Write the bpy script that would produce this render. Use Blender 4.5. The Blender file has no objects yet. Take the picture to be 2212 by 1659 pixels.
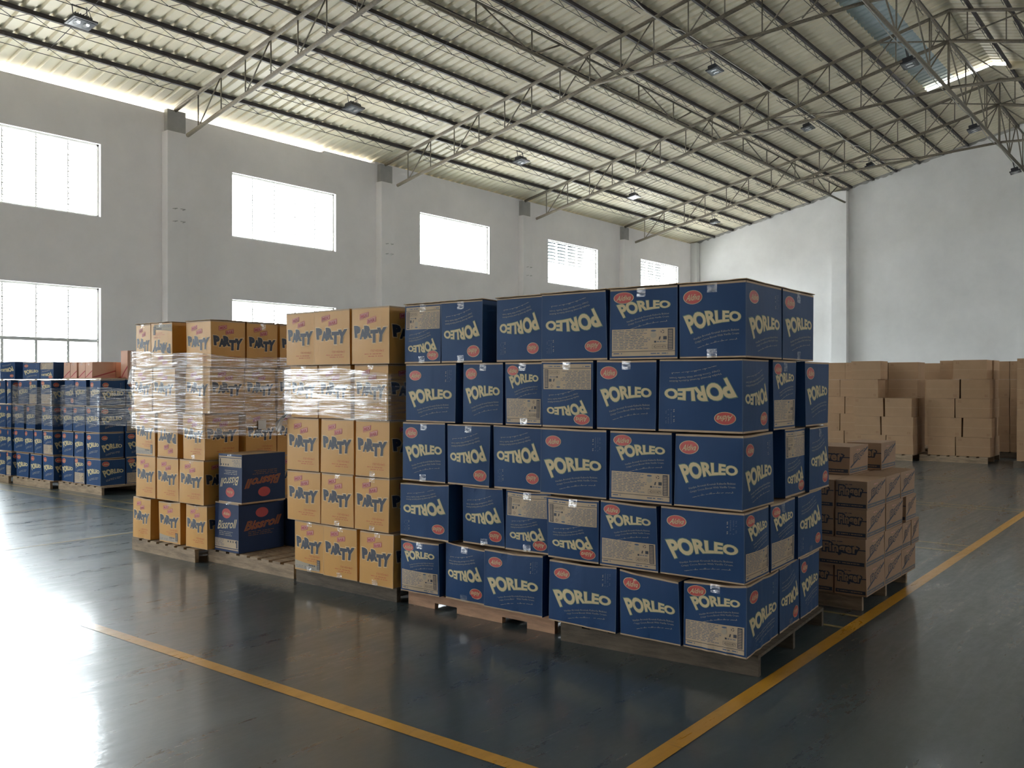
import bpy, bmesh, math, random
import numpy as np
from mathutils import Vector, Matrix

random.seed(7)
sc = bpy.context.scene
COL = sc.collection
PI = math.pi

# ------------------------------------------------------------------ camera, world, exposure
CAMX, CAMY, CAMZ = 0.0, 0.0, 1.55
FPX = 1960.0
cam_d = bpy.data.cameras.new('camera')
cam = bpy.data.objects.new('camera', cam_d)
COL.objects.link(cam)
cam_d.sensor_fit = 'HORIZONTAL'
cam_d.sensor_width = 36.0
cam_d.lens = FPX / 2212.0 * 36.0
cam_d.clip_start = 0.05
cam_d.clip_end = 200
yaw = math.atan2(.6163, .7875)
cam.location = (CAMX, CAMY, CAMZ)
cam.rotation_euler = (PI / 2 - math.atan(3.5 / FPX), 0, yaw - PI / 2)
sc.camera = cam

sc.view_settings.view_transform = 'Standard'
sc.view_settings.look = 'None'
sc.view_settings.gamma = 1.0
sc.view_settings.use_curve_mapping = False
sc.view_settings.exposure = 0.68
sc.cycles.use_denoising = True
sc.cycles.max_bounces = 10
sc.cycles.diffuse_bounces = 6
sc.cycles.glossy_bounces = 4
sc.cycles.transmission_bounces = 4
sc.cycles.transparent_max_bounces = 16
sc.cycles.sample_clamp_indirect = 12.0
sc.cycles.caustics_reflective = False
sc.cycles.caustics_refractive = False

world = bpy.data.worlds.new('overcast_sky')
sc.world = world
world.use_nodes = True
bg = world.node_tree.nodes['Background']
bg.inputs['Color'].default_value = (0.90, 0.95, 1.0, 1)
bg.inputs['Strength'].default_value = 15.0

# building constants
WY = 17.25          # window wall
RY = -7.35          # opposite side wall
FX = 34.25          # far end wall
BX = -9.0          # wall behind the camera
RIDGE = 4.93
EZ, SL = 7.30, 0.235
BAY = 5.97
def roof_z(y):
    return EZ + SL * (WY - y) if y >= RIDGE else EZ + SL * (WY - RIDGE) - SL * (RIDGE - y)
WIN_K = range(-3, 4)
WINS = [(12.0 + BAY * k, 14.98 + BAY * k) for k in WIN_K]
WZ = [(1.15, 3.39), (4.78, 6.20)]
# daylight portals: they emit nothing, they only steer sampling of the sky through each opening
for i, (xa, xb) in enumerate(WINS):
    for j, (za, zb) in enumerate(WZ):
        ld = bpy.data.lights.new('window_and_added_daylight', 'AREA')
        ld.shape = 'RECTANGLE'
        ld.size, ld.size_y = xb - xa, zb - za
        ld.cycles.is_portal = True
        lo = bpy.data.objects.new('window_and_added_daylight', ld)
        COL.objects.link(lo)
        lo.location = ((xa + xb) / 2, WY + .19, (za + zb) / 2)
        lo.rotation_euler = (-PI / 2, 0, 0)
        if j == 1 and i in (3, 4, 5):
            l2 = bpy.data.objects.new('window_and_added_daylight', ld); COL.objects.link(l2)
            l2.data = ld.copy(); l2.data.size_y = .8
            l2.location = ((xa + xb) / 2, RY - .19, 5.8); l2.rotation_euler = (PI / 2, 0, 0)  # added slit openings in the unseen side wall, to brighten the window wall
ASSUMED_DOORS = [(10.4, 12.8, 2.7)]     # unseen assumed door behind camera, sized for carton-front light: y from, y to, height
for ya, yb, h_ in ASSUMED_DOORS:
    ld = bpy.data.lights.new('assumed_door_daylight', 'AREA'); ld.shape = 'RECTANGLE'; ld.size, ld.size_y = yb - ya, h_
    ld.cycles.is_portal = True
    lo = bpy.data.objects.new('assumed_door_daylight', ld); COL.objects.link(lo)
    lo.location = (BX - .19, (ya + yb) / 2, h_ / 2); lo.rotation_euler = (PI / 2, 0, -PI / 2)

# ------------------------------------------------------------------ materials
MATS = {}
def mat(name, col, rough=.6, metal=0.0, noise=0.0, nscale=6.0, bump=0.0, bscale=40.0, spec=None, stretch=None):
    if name in MATS:
        return MATS[name]
    m = bpy.data.materials.new(name)
    m.use_nodes = True
    nt = m.node_tree
    b = nt.nodes['Principled BSDF']
    b.inputs['Base Color'].default_value = (*col, 1)
    b.inputs['Roughness'].default_value = rough
    b.inputs['Metallic'].default_value = metal
    if spec is not None:
        b.inputs['Specular IOR Level'].default_value = spec
    if noise or bump:
        tc = nt.nodes.new('ShaderNodeTexCoord')
        mp = nt.nodes.new('ShaderNodeMapping')
        if stretch:
            mp.inputs['Scale'].default_value = stretch
        nt.links.new(tc.outputs['Object'], mp.inputs['Vector'])
    if noise:
        n = nt.nodes.new('ShaderNodeTexNoise')
        n.inputs['Scale'].default_value = nscale
        n.inputs['Detail'].default_value = 6
        n.inputs['Roughness'].default_value = .65
        nt.links.new(mp.outputs['Vector'], n.inputs['Vector'])
        r = nt.nodes.new('ShaderNodeMapRange')
        r.inputs['From Min'].default_value = .3
        r.inputs['From Max'].default_value = .7
        r.inputs['To Min'].default_value = 1 - noise
        r.inputs['To Max'].default_value = 1 + noise * .6
        nt.links.new(n.outputs['Fac'], r.inputs['Value'])
        v = nt.nodes.new('ShaderNodeVectorMath')
        v.operation = 'SCALE'
        v.inputs[0].default_value = col
        nt.links.new(r.outputs['Result'], v.inputs['Scale'])
        nt.links.new(v.outputs['Vector'], b.inputs['Base Color'])
    if bump:
        n2 = nt.nodes.new('ShaderNodeTexNoise')
        n2.inputs['Scale'].default_value = bscale
        n2.inputs['Detail'].default_value = 4
        nt.links.new(mp.outputs['Vector'], n2.inputs['Vector'])
        bp = nt.nodes.new('ShaderNodeBump')
        bp.inputs['Strength'].default_value = bump
        bp.inputs['Distance'].default_value = .01
        nt.links.new(n2.outputs['Fac'], bp.inputs['Height'])
        nt.links.new(bp.outputs['Normal'], b.inputs['Normal'])
    MATS[name] = m
    return m

def film(name, base, gloss, rough, bump, stretch, haze=.08):
    """clear plastic: mostly transparent, a little milky, crinkled gloss"""
    m = bpy.data.materials.new(name)
    m.use_nodes = True
    nt = m.node_tree
    nt.nodes.clear()
    out = nt.nodes.new('ShaderNodeOutputMaterial')
    tr = nt.nodes.new('ShaderNodeBsdfTransparent')
    gl = nt.nodes.new('ShaderNodeBsdfGlossy')
    df = nt.nodes.new('ShaderNodeBsdfDiffuse')
    df.inputs['Color'].default_value = (.8, .8, .8, 1)
    gl.inputs['Roughness'].default_value = rough
    gl.inputs['Color'].default_value = (base, base, base, 1)
    m1 = nt.nodes.new('ShaderNodeMixShader')
    m2 = nt.nodes.new('ShaderNodeMixShader')
    tc = nt.nodes.new('ShaderNodeTexCoord')
    mp = nt.nodes.new('ShaderNodeMapping')
    mp.inputs['Scale'].default_value = stretch
    nt.links.new(tc.outputs['Object'], mp.inputs['Vector'])
    n = nt.nodes.new('ShaderNodeTexNoise')
    n.inputs['Scale'].default_value = 1.0
    n.inputs['Detail'].default_value = 5
    n.inputs['Distortion'].default_value = .6
    nt.links.new(mp.outputs['Vector'], n.inputs['Vector'])
    bp = nt.nodes.new('ShaderNodeBump')
    bp.inputs['Strength'].default_value = bump
    bp.inputs['Distance'].default_value = .02
    nt.links.new(n.outputs['Fac'], bp.inputs['Height'])
    nt.links.new(bp.outputs['Normal'], gl.inputs['Normal'])
    n3 = nt.nodes.new('ShaderNodeTexNoise')
    n3.inputs['Scale'].default_value = 2.2
    n3.inputs['Detail'].default_value = 3
    nt.links.new(mp.outputs['Vector'], n3.inputs['Vector'])
    r = nt.nodes.new('ShaderNodeMapRange')
    r.inputs['From Min'].default_value = .42
    r.inputs['From Max'].default_value = .66
    r.inputs['To Min'].default_value = gloss * .25
    r.inputs['To Max'].default_value = gloss * 1.9
    nt.links.new(n3.outputs['Fac'], r.inputs['Value'])
    nt.links.new(r.outputs['Result'], m1.inputs['Fac'])
    nt.links.new(tr.outputs[0], m1.inputs[1])
    nt.links.new(gl.outputs[0], m1.inputs[2])
    m2.inputs['Fac'].default_value = haze
    nt.links.new(m1.outputs[0], m2.inputs[1])
    nt.links.new(df.outputs[0], m2.inputs[2])
    nt.links.new(m2.outputs[0], out.inputs['Surface'])
    MATS[name] = m
    return m

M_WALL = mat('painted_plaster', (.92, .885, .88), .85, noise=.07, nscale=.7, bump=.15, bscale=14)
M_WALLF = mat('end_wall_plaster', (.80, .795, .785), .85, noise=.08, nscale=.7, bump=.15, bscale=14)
M_WALLD = mat('bare_and_shaded_concrete', (.42, .41, .39), .9, noise=.15, nscale=3)
M_ROOF = mat('roof_foil', (.77, .695, .525), .5, noise=.08, nscale=.9, stretch=(1, .3, 1))
M_BLUEROOF = mat('ridge_sheet', (.42, .50, .52), .4, noise=.1, nscale=2)
M_STEEL = mat('dusty_truss_steel', (.20, .17, .125), .6, noise=.3, nscale=25, bump=.1)
M_PURL = mat('purlin_steel', (.052, .043, .042), .6, noise=.2, nscale=8)
M_ALU = mat('window_frame_paint', (.75, .74, .70), .4)
M_LAMP = mat('lamp_housing', (.03, .03, .035), .35)
M_REFL = mat('lamp_reflector', (.75, .78, .8), .15, metal=.8)
M_PIPE = mat('conduit_plastic', (.62, .60, .55), .5)
M_WOOD = mat('pallet_wood_weathered', (.20, .155, .115), .8, noise=.35, nscale=9, bump=.3, bscale=60, stretch=(6, .8, 6))
M_WOODG = mat('pallet_wood_pale', (.33, .24, .155), .8, noise=.45, nscale=6, bump=.4, bscale=40, stretch=(5, .8, 5))
M_WOODR = mat('pallet_wood_new', (.46, .26, .15), .7, noise=.3, nscale=6, bump=.3, bscale=40, stretch=(5, .8, 5))
M_WOODD = mat('pallet_wood_dark', (.12, .092, .062), .8, noise=.5, nscale=6, bump=.4, bscale=40, stretch=(5, .8, 5))

K_BLUE = mat('blue_printed_board', (.016, .055, .150), .55, spec=.2, noise=.10, nscale=5, bump=.12, bscale=30, stretch=(1, 1, .15))
K_DKBLUE = mat('dark_blue_printed_board', (.014, .032, .095), .5, spec=.25, noise=.10, nscale=5, bump=.08, bscale=30)
K_KRAFT = mat('kraft_board', (.48, .34, .21), .7, noise=.08, nscale=6, bump=.1, bscale=40, stretch=(1, 1, .15))
K_PLAIN = mat('plain_kraft_board', (.38, .24, .135), .75, noise=.07, nscale=4, bump=.08, bscale=40)
K_FING = mat('finger_kraft_board', (.36, .225, .135), .75, noise=.07, nscale=4, bump=.08, bscale=40)
K_ORANGE = mat('orange_printed_board', (.60, .305, .065), .5, noise=.06, nscale=5, bump=.1, bscale=30, stretch=(1, 1, .15))
K_SALMON = mat('salmon_board', (.62, .36, .25), .6, noise=.05)
P_YEL = mat('ink_knockout_kraft', (.62, .50, .29), .65)
P_GRN = mat('ink_outline_green', (.13, .21, .16), .6)
P_PALE = mat('ink_knockout_pale', (.36, .33, .27), .65)
P_RED = mat('ink_red', (.48, .055, .045), .5)
P_PANEL = mat('panel_kraft', (.50, .38, .255), .7, noise=.06, nscale=20)
P_INK = mat('ink_dark_blue', (.035, .04, .06), .6)
P_BLUEINK = mat('ink_mid_blue', (.07, .11, .19), .6)
P_NAVY = mat('ink_navy', (.025, .03, .05), .55)
P_LIGHTOR = mat('ink_light_orange', (.72, .50, .25), .6)
P_PINK = mat('ink_logo_pink', (.62, .30, .24), .6)
P_CRIM = mat('ink_crimson', (.42, .06, .07), .6)
P_ORRED = mat('ink_orange_red', (.50, .115, .035), .6)
P_GREY = mat('panel_grey', (.40, .34, .26), .7)
P_BROWN = mat('ink_brown_orange', (.20, .085, .04), .6)
P_BAND = mat('ink_band_grey_blue', (.10, .105, .115), .6)
TAPE = film('clear_packing_tape', .9, .15, .22, .35, (14, 14, 30), haze=.07)
WRAP = film('stretch_film', .95, .24, .14, .8, (2.2, 2.2, 40), haze=.05)
TAILM = film('bunched_film', .95, .4, .2, .9, (25, 25, 25), haze=.4)
m = bpy.data.materials.new('louver_glass'); m.use_nodes = True
nt = m.node_tree; nt.nodes.clear()
o_ = nt.nodes.new('ShaderNodeOutputMaterial'); t_ = nt.nodes.new('ShaderNodeBsdfTransparent'); g_ = nt.nodes.new('ShaderNodeBsdfGlossy')
t_.inputs['Color'].default_value = (.93, .96, .95, 1); g_.inputs['Roughness'].default_value = .05
f_ = nt.nodes.new('ShaderNodeFresnel'); f_.inputs['IOR'].default_value = 1.45
x_ = nt.nodes.new('ShaderNodeMixShader')
f_.inputs['IOR'].default_value = 1.18
nt.links.new(f_.outputs[0], x_.inputs[0]); nt.links.new(t_.outputs[0], x_.inputs[1]); nt.links.new(g_.outputs[0], x_.inputs[2]); nt.links.new(x_.outputs[0], o_.inputs[0])
M_GLASS = m

# floor: glossy grey-green coating with scuffs, worn patches and dusty streaks
def floor_material(name, base_a, base_b, worn, worn_amt):
    m = bpy.data.materials.new(name); m.use_nodes = True
    nt = m.node_tree; b = nt.nodes['Principled BSDF']
    L = nt.links.new
    tc = nt.nodes.new('ShaderNodeTexCoord')
    def noise(scale, detail=5, st=(1, 1, 1), rough=.6, dist=0):
        mp = nt.nodes.new('ShaderNodeMapping'); mp.inputs['Scale'].default_value = st
        mp.inputs['Rotation'].default_value = (0, 0, .35)
        L(tc.outputs['Object'], mp.inputs['Vector'])
        n = nt.nodes.new('ShaderNodeTexNoise'); n.inputs['Scale'].default_value = scale
        n.inputs['Detail'].default_value = detail; n.inputs['Roughness'].default_value = rough
        n.inputs['Distortion'].default_value = dist
        L(mp.outputs[0], n.inputs['Vector'])
        return n.outputs['Fac']
    def ramp(src, a, b2, lo=0.0, hi=1.0):
        r = nt.nodes.new('ShaderNodeMapRange'); r.inputs['From Min'].default_value = a; r.inputs['From Max'].default_value = b2
        r.inputs['To Min'].default_value = lo; r.inputs['To Max'].default_value = hi
        L(src, r.inputs['Value']); return r.outputs['Result']
    def mix(fac, c1, c2):
        x = nt.nodes.new('ShaderNodeMix'); x.data_type = 'RGBA'
        L(fac, x.inputs['Factor'])
        for s, c in ((6, c1), (7, c2)):
            if isinstance(c, tuple): x.inputs[s].default_value = (*c, 1)
            else: L(c, x.inputs[s])
        return x.outputs[2]
    big = noise(.8)
    streak = noise(1.6, 8, (.35, 3.5, 1), .7, .8)
    fine = noise(9, 8, (1, 2.2, 1), .7)
    c = mix(ramp(big, .35, .65), base_a, base_b)
    c = mix(ramp(streak, .50, .80, 0, .32), c, worn)
    c = mix(ramp(noise(2.6, 9, (2.5, .5, 1), .75, 1.2), .60, .74, 0, .5), c, (.03, .036, .038))
    c = mix(ramp(fine, .56, .82, 0, worn_amt), c, worn)
    L(c, b.inputs['Base Color'])
    rr = nt.nodes.new('ShaderNodeMath'); rr.operation = 'ADD'
    L(ramp(streak, .4, .75, .26, .46), rr.inputs[0]); L(ramp(fine, .45, .8, 0, .12), rr.inputs[1])
    b.inputs['Coat Weight'].default_value = .5; b.inputs['Coat Roughness'].default_value = .10
    L(rr.outputs[0], b.inputs['Roughness'])
    b.inputs['Specular IOR Level'].default_value = .85
    bp = nt.nodes.new('ShaderNodeBump'); bp.inputs['Strength'].default_value = .16; bp.inputs['Distance'].default_value = .004
    L(noise(14, 6, (1, 1.6, 1), .6), bp.inputs['Height'])
    bp2 = nt.nodes.new('ShaderNodeBump'); bp2.inputs['Strength'].default_value = .15; bp2.inputs['Distance'].default_value = .01
    L(noise(1.3, 3), bp2.inputs['Height']); L(bp.outputs[0], bp2.inputs['Normal'])
    L(bp2.outputs[0], b.inputs['Normal']); L(bp2.outputs[0], b.inputs['Coat Normal'])
    MATS[name] = m
    return m
M_FLOOR = floor_material('floor_coating', (.044, .066, .074), (.062, .084, .090), (.20, .21, .20), .40)
M_LINE = floor_material('yellow_line_paint', (.60, .29, .020), (.66, .34, .035), (.22, .15, .06), .6)
M_LINE2 = floor_material('faded_yellow_line_paint', (.40, .28, .09), (.34, .27, .12), (.15, .15, .12), .8)

# ------------------------------------------------------------------ object helpers
def mesh_obj(name, verts, faces, mats, mi=None, parent=None, smooth=False):
    me = bpy.data.meshes.new(name)
    me.from_pydata([tuple(v) for v in verts], [], faces)
    for mm in (mats if isinstance(mats, (list, tuple)) else [mats]):
        me.materials.append(mm)
    if mi is not None:
        me.polygons.foreach_set('material_index', np.asarray(mi, dtype=np.int32))
    if smooth:
        me.polygons.foreach_set('use_smooth', [True] * len(faces))
    me.update()
    o = bpy.data.objects.new(name, me)
    COL.objects.link(o)
    if parent is not None:
        o.parent = parent
    return o

def tag(o, label, cat, group=None, kind=None):
    if label: o['label'] = label
    if cat: o['category'] = cat
    if group: o['group'] = group
    if kind: o['kind'] = kind
    return o

def empty(name, loc=(0, 0, 0), rz=0.0):
    o = bpy.data.objects.new(name, None)
    o.empty_display_size = .1
    COL.objects.link(o)
    o.location = loc
    o.rotation_euler = (0, 0, rz)
    return o

class MB:
    def __init__(s): s.v = []; s.f = []; s.m = []
    def quad(s, a, b, c, d, m=0):
        n = len(s.v); s.v += [a, b, c, d]; s.f.append((n, n + 1, n + 2, n + 3)); s.m.append(m)
    def box(s, x0, x1, y0, y1, z0, z1, m=0):
        n = len(s.v)
        s.v += [(x0, y0, z0), (x1, y0, z0), (x1, y1, z0), (x0, y1, z0), (x0, y0, z1), (x1, y0, z1), (x1, y1, z1), (x0, y1, z1)]
        for f in ((0, 3, 2, 1), (4, 5, 6, 7), (0, 1, 5, 4), (1, 2, 6, 5), (2, 3, 7, 6), (3, 0, 4, 7)):
            s.f.append(tuple(n + i for i in f)); s.m.append(m)
    def tube(s, p, q, r, seg=6, m=0, caps=True):
        p = Vector(p); q = Vector(q); d = (q - p).normalized()
        a = d.orthogonal().normalized(); b = d.cross(a)
        n = len(s.v)
        for e in (p, q):
            for i in range(seg):
                t = 2 * PI * i / seg
                s.v.append(tuple(e + a * (r * math.cos(t)) + b * (r * math.sin(t))))
        for i in range(seg):
            j = (i + 1) % seg
            s.f.append((n + i, n + j, n + seg + j, n + seg + i)); s.m.append(m)
        if caps:
            s.f.append(tuple(n + i for i in range(seg))[::-1]); s.m.append(m)
            s.f.append(tuple(n + seg + i for i in range(seg))); s.m.append(m)
    def path(s, pts, r, seg=6, m=0):
        for a, b in zip(pts[:-1], pts[1:]): s.tube(a, b, r, seg, m)
    def build(s, name, mats, parent=None, smooth=False, origin=None):
        v = s.v
        if origin is not None:
            v = [(a - origin[0], b - origin[1], c - origin[2]) for a, b, c in v]
        o = mesh_obj(name, v, s.f, mats, s.m if isinstance(mats, (list, tuple)) else None, parent, smooth)
        if origin is not None: o.location = origin
        return o

# ------------------------------------------------------------------ room shell
b = MB()
nx, ny = 24, 12
b.quad((BX - .2, RY - .2, 0), (FX + .2, RY - .2, 0), (FX + .2, WY + .2, 0), (BX - .2, WY + .2, 0))
b.quad((BX - .2, RY - .2, -.2), (BX - .2, WY + .2, -.2), (FX + .2, WY + .2, -.2), (FX + .2, RY - .2, -.2))
floor = b.build('floor', M_FLOOR); floor['kind'] = 'structure'
g = MB(); g.quad((-90, -90, -.25), (120, -90, -.25), (120, 110, -.25), (-90, 110, -.25))
g = g.build('ground_outside', mat('pale_concrete_yard', (.76, .75, .72), .9, noise=.2, nscale=.3)); g['kind'] = 'structure'
def line(x0, x1, y0, y1, mm):
    q = MB(); q.quad((x0, y0, .0015), (x1, y0, .0015), (x1, y1, .0015), (x0, y1, .0015))
    return q.build('painted_line', mm, floor)
line(2.855, 2.935, BX * 0 - 6, 5.75, M_LINE)
line(BX, 30, 1.80, 1.885, M_LINE)
for xx in (5.80, 6.14, 9.06, 9.42, 12.26, 12.52, 15.6, 15.9):
    line(xx - .02, xx + .02, 1.885, 16.5, M_LINE2)
line(2.935, 14, 8.83, 8.88, M_LINE2)
line(2.935, 16, 11.35, 11.39, M_LINE2)

def holed_wall(name, axis, c0, c1, x0, x1, ztop, holes, mm, bottom=0.0):
    """wall slab along x at y c0..c1 (inner c0) with rectangular holes; ztop is a list of (xfrom, xto, z)"""
    q = MB()
    xs = sorted({x0, x1, *[h[0] for h in holes], *[h[1] for h in holes], *[t[0] for t in ztop], *[t[1] for t in ztop]})
    def top(x):
        for a, bb, z in ztop:
            if a <= x <= bb: return z
        return ztop[-1][2]
    for xa, xb in zip(xs[:-1], xs[1:]):
        xm = (xa + xb) / 2
        hs = sorted([(h[2], h[3]) for h in holes if h[0] <= xm <= h[1]])
        z = bottom; spans = []
        for za, zb in hs:
            spans.append((z, za)); z = zb
        spans.append((z, top(xm)))
        for za, zb in spans:
            q.quad((xa, c0, za), (xb, c0, za), (xb, c0, zb), (xa, c0, zb))
            q.quad((xa, c1, za), (xa, c1, zb), (xb, c1, zb), (xb, c1, za))
        q.quad((xa, c0, top(xm)), (xb, c0, top(xm)), (xb, c1, top(xm)), (xa, c1, top(xm)))
    for xa, xb, za, zb in holes:
        q.quad((xa, c0, za), (xb, c0, za), (xb, c1, za), (xa, c1, za))
        q.quad((xa, c0, zb), (xa, c1, zb), (xb, c1, zb), (xb, c0, zb))
        q.quad((xa, c0, za), (xa, c1, za), (xa, c1, zb), (xa, c0, zb))
        q.quad((xb, c0, za), (xb, c0, zb), (xb, c1, zb), (xb, c1, za))
    o = q.build(name, mm); o['kind'] = 'structure'
    return o
holes = [(xa, xb, za, zb) for xa, xb in WINS for za, zb in WZ]
holed_wall('wall_left', 'x', WY, WY + .2, BX - .2, FX + .2, [(BX - .2, 14.6, 7.14), (14.6, 16.3, 7.20), (16.3, FX + .2, 7.26)], holes, M_WALL)

def gable(name, xin, xout, closed=True):
    q = MB()
    for x, flip in ((xin, False), (xout, True)):
        pts = [(x, RY - .2, 0), (x, WY + .2, 0), (x, WY + .2, roof_z(WY) + .0), (x, RIDGE, roof_z(RIDGE) + .02), (x, RY - .2, roof_z(RY) - .02)]
        n = len(q.v); q.v += pts
        q.f.append(tuple(range(n, n + 5)) if not flip else tuple(range(n + 4, n - 1, -1))); q.m.append(0)
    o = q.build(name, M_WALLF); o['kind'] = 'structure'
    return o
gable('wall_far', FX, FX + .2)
q = MB()
ys = sorted([RY - .2, WY + .2, RIDGE] + [d for D in ASSUMED_DOORS for d in D[:2]])
for ya, yb in zip(ys[:-1], ys[1:]):
    zb_ = max([D[2] for D in ASSUMED_DOORS if D[0] <= (ya + yb) / 2 <= D[1]] + [0])
    for x_ in (BX, BX - .2):
        q.quad((x_, ya, zb_), (x_, yb, zb_), (x_, yb, roof_z(yb)), (x_, ya, roof_z(ya)))
    q.quad((BX, ya, zb_), (BX, yb, zb_), (BX - .2, yb, zb_), (BX - .2, ya, zb_))
for D in ASSUMED_DOORS:
    for yy in D[:2]: q.quad((BX, yy, 0), (BX - .2, yy, 0), (BX - .2, yy, D[2]), (BX, yy, D[2]))
o = q.build('wall_back', M_WALL); o['kind'] = 'structure'
holed_wall('wall_right', 'x', RY, RY - .2, BX - .2, FX + .2, [(BX - .2, FX + .2, 7.25)], [(xa, xb, 5.4, 6.2) for xa, xb in WINS[3:6]], M_WALL)  # slit openings added for light in this unseen wall

# pillars (window wall and far wall)
tn = 1
for k in range(-4, 4):
    x0 = 10.31 + 6.0 * k if k <= 0 else 10.31 + 6.02 * k
    q = MB()
    q.box(x0, x0 + .47, WY - .21, WY + .01, 0, 6.73)
    q.box(x0 + .05, x0 + .47, WY - .12, WY + .01, 6.73, 7.2, 1)  # bare concrete top, its shade also put into the darker grey
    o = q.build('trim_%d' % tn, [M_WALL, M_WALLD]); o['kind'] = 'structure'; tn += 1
for ya, yb in ((16.98, 17.25), (10.93, 11.48), (4.75, 5.28), (-1.4, -.9)):
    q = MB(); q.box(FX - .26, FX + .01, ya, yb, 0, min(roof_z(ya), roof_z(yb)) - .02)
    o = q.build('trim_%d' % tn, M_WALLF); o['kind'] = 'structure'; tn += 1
# starter bars sticking out of the pillar faces
for k in range(0, 3):
    x0 = 10.31 + 6.02 * k
    e = empty('rebar_stubs', (x0 + .25, WY - .21, 5.0))
    tag(e, ['bent steel starter bars on the first pillar left of the windows', 'bent steel starter bars on the second pillar',
            'bent steel starter bars on the third pillar'][k], 'metal bars', 'starter bars left in the wall pillars')
    for dz in (-.13, .13):
        for s in (-1, 1):
            q = MB()
            q.tube((s * .09, 0.01, dz), (s * .09 + .03, -.06, dz + .015), .006, 5)
            q.tube((s * .09 + .03, -.06, dz + .015), (s * .09 - .09, -.075, dz + .01 * s), .006, 5)
            q.build('steel_bar', M_WALLD, e)

# windows: frame, mullions, glass louvers
wn = 1
for (xa, xb) in WINS:
    for wi, (za, zb) in enumerate(WZ):
        q = MB(); yf = WY + .08; t = .035
        q.box(xa, xb, yf, yf + .06, za, za + t); q.box(xa, xb, yf, yf + .06, zb - t, zb)
        q.box(xa, xa + t, yf, yf + .06, za, zb); q.box(xb - t, xb, yf, yf + .06, za, zb)
        trans = [2.36] if wi == 0 else []
        for zt in trans: q.box(xa, xb, yf, yf + .06, zt - .03, zt + .03)
        w = q.build('window_%d' % wn, M_ALU); w['kind'] = 'structure'; wn += 1
        n = 5; cw = (xb - xa) / n
        q = MB()
        for i in range(1, n):
            xm = xa + cw * i
            q.box(xm - .010, xm + .010, yf + .005, yf + .035, max(za, 2.36) if wi == 0 else za, zb)
            if wi == 0: q.box(xm - .024, xm + .024, yf + .005, yf + .05, za, 2.36)
        q.build('mullion', M_ALU, w)
        # louver clips
        q = MB(); z = za + .06
        while z < zb - .04:
            for i in range(n + 1):
                xm = min(max(xa + cw * i, xa + .03), xb - .03)
                q.box(xm - .022, xm + .022, yf - .012, yf + .02, z - .009, z + .009)
            z += .105
        q.build('louver_clip', M_ALU, w)
        q = MB(); z = za + .06
        while z < zb - .04:
            for i in range(n):
                x0 = xa + cw * i + .024; x1 = xa + cw * (i + 1) - .024
                dy, dz = .05, .045
                q.quad((x0, yf - dy + .03, z + dz), (x1, yf - dy + .03, z + dz), (x1, yf + dy + .03, z - dz), (x0, yf + dy + .03, z - dz))
            z += .105
        q.build('louver_glass', M_GLASS, w)

# ------------------------------------------------------------------ roof
def corrugated(name, xa, xb, ya, yb, zfn, mm, parent=None, pitch=.25, lift=0.0, steps=4):
    xs = []; x = xa
    while x < xb - 1e-6:
        xs += [(x, 0), (x + pitch - .095, 0), (x + pitch - .068, .048), (x + pitch - .027, .048)]
        x += pitch
    xs.append((x, 0))
    V = []; F = []
    for j in range(steps + 1):
        y = ya + (yb - ya) * j / steps
        for (xx, h) in xs:
            V.append((min(xx, xb), y, zfn(y) + h + lift))
    n = len(xs)
    for j in range(steps):
        for i in range(n - 1):
            F.append((j * n + i, (j + 1) * n + i, (j + 1) * n + i + 1, j * n + i + 1))
    return mesh_obj(name, V, F, mm, None, parent)
OPX, OPA, OPB = BX - .2 + 147 * .25, 6.60, 3.30
ceil = corrugated('ceiling', BX - .2, FX + .2, WY + .55, OPA, roof_z, M_ROOF); ceil['kind'] = 'structure'
corrugated('roof_sheet', BX - .2, FX + .2, OPB, RY - .5, roof_z, M_ROOF, ceil)
corrugated('roof_sheet', OPX, FX + .2, OPA, RIDGE, roof_z, M_ROOF, ceil)
corrugated('roof_sheet', OPX, FX + .2, RIDGE, OPB, roof_z, M_ROOF, ceil)
corrugated('ridge_vent_sheet', BX - .2, OPX, OPA + .35, 5.90, roof_z, M_BLUEROOF, ceil, lift=.09)
corrugated('ridge_vent_sheet', BX - .2, OPX, 5.90, RIDGE, roof_z, M_ROOF, ceil, lift=.09)
corrugated('ridge_vent_sheet', BX - .2, OPX, RIDGE, OPB - .35, roof_z, M_ROOF, ceil, lift=.09)
q = MB()
for yy in (OPA + .3, OPB - .3):
    q.box(BX - .2, OPX, yy - .01, yy + .01, roof_z(yy) - .0, roof_z(yy) + .085)
for yy in (3.0, 3.4, 3.8, 4.2):
    q.box(OPX - .02, OPX, yy, yy + .4, roof_z(yy) - .05, roof_z(yy + .4) + .10)
q.build('ridge_vent_fascia', M_ROOF, ceil)
# ragged mortar edge where the far wall meets the sheet
V = []; F = []; rr = random.Random(3)
N = 260
for i in range(N + 1):
    y = WY - (WY - RY) * i / N
    z = roof_z(y)
    V += [(FX - .02, y, z + .01), (FX - .03, y, z - .05 - rr.random() * .07)]
for i in range(N):
    F.append((2 * i, 2 * i + 1, 2 * i + 3, 2 * i + 2))
o = mesh_obj('trim_%d' % tn, V, F, M_WALLD); o['kind'] = 'structure'; tn += 1

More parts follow.
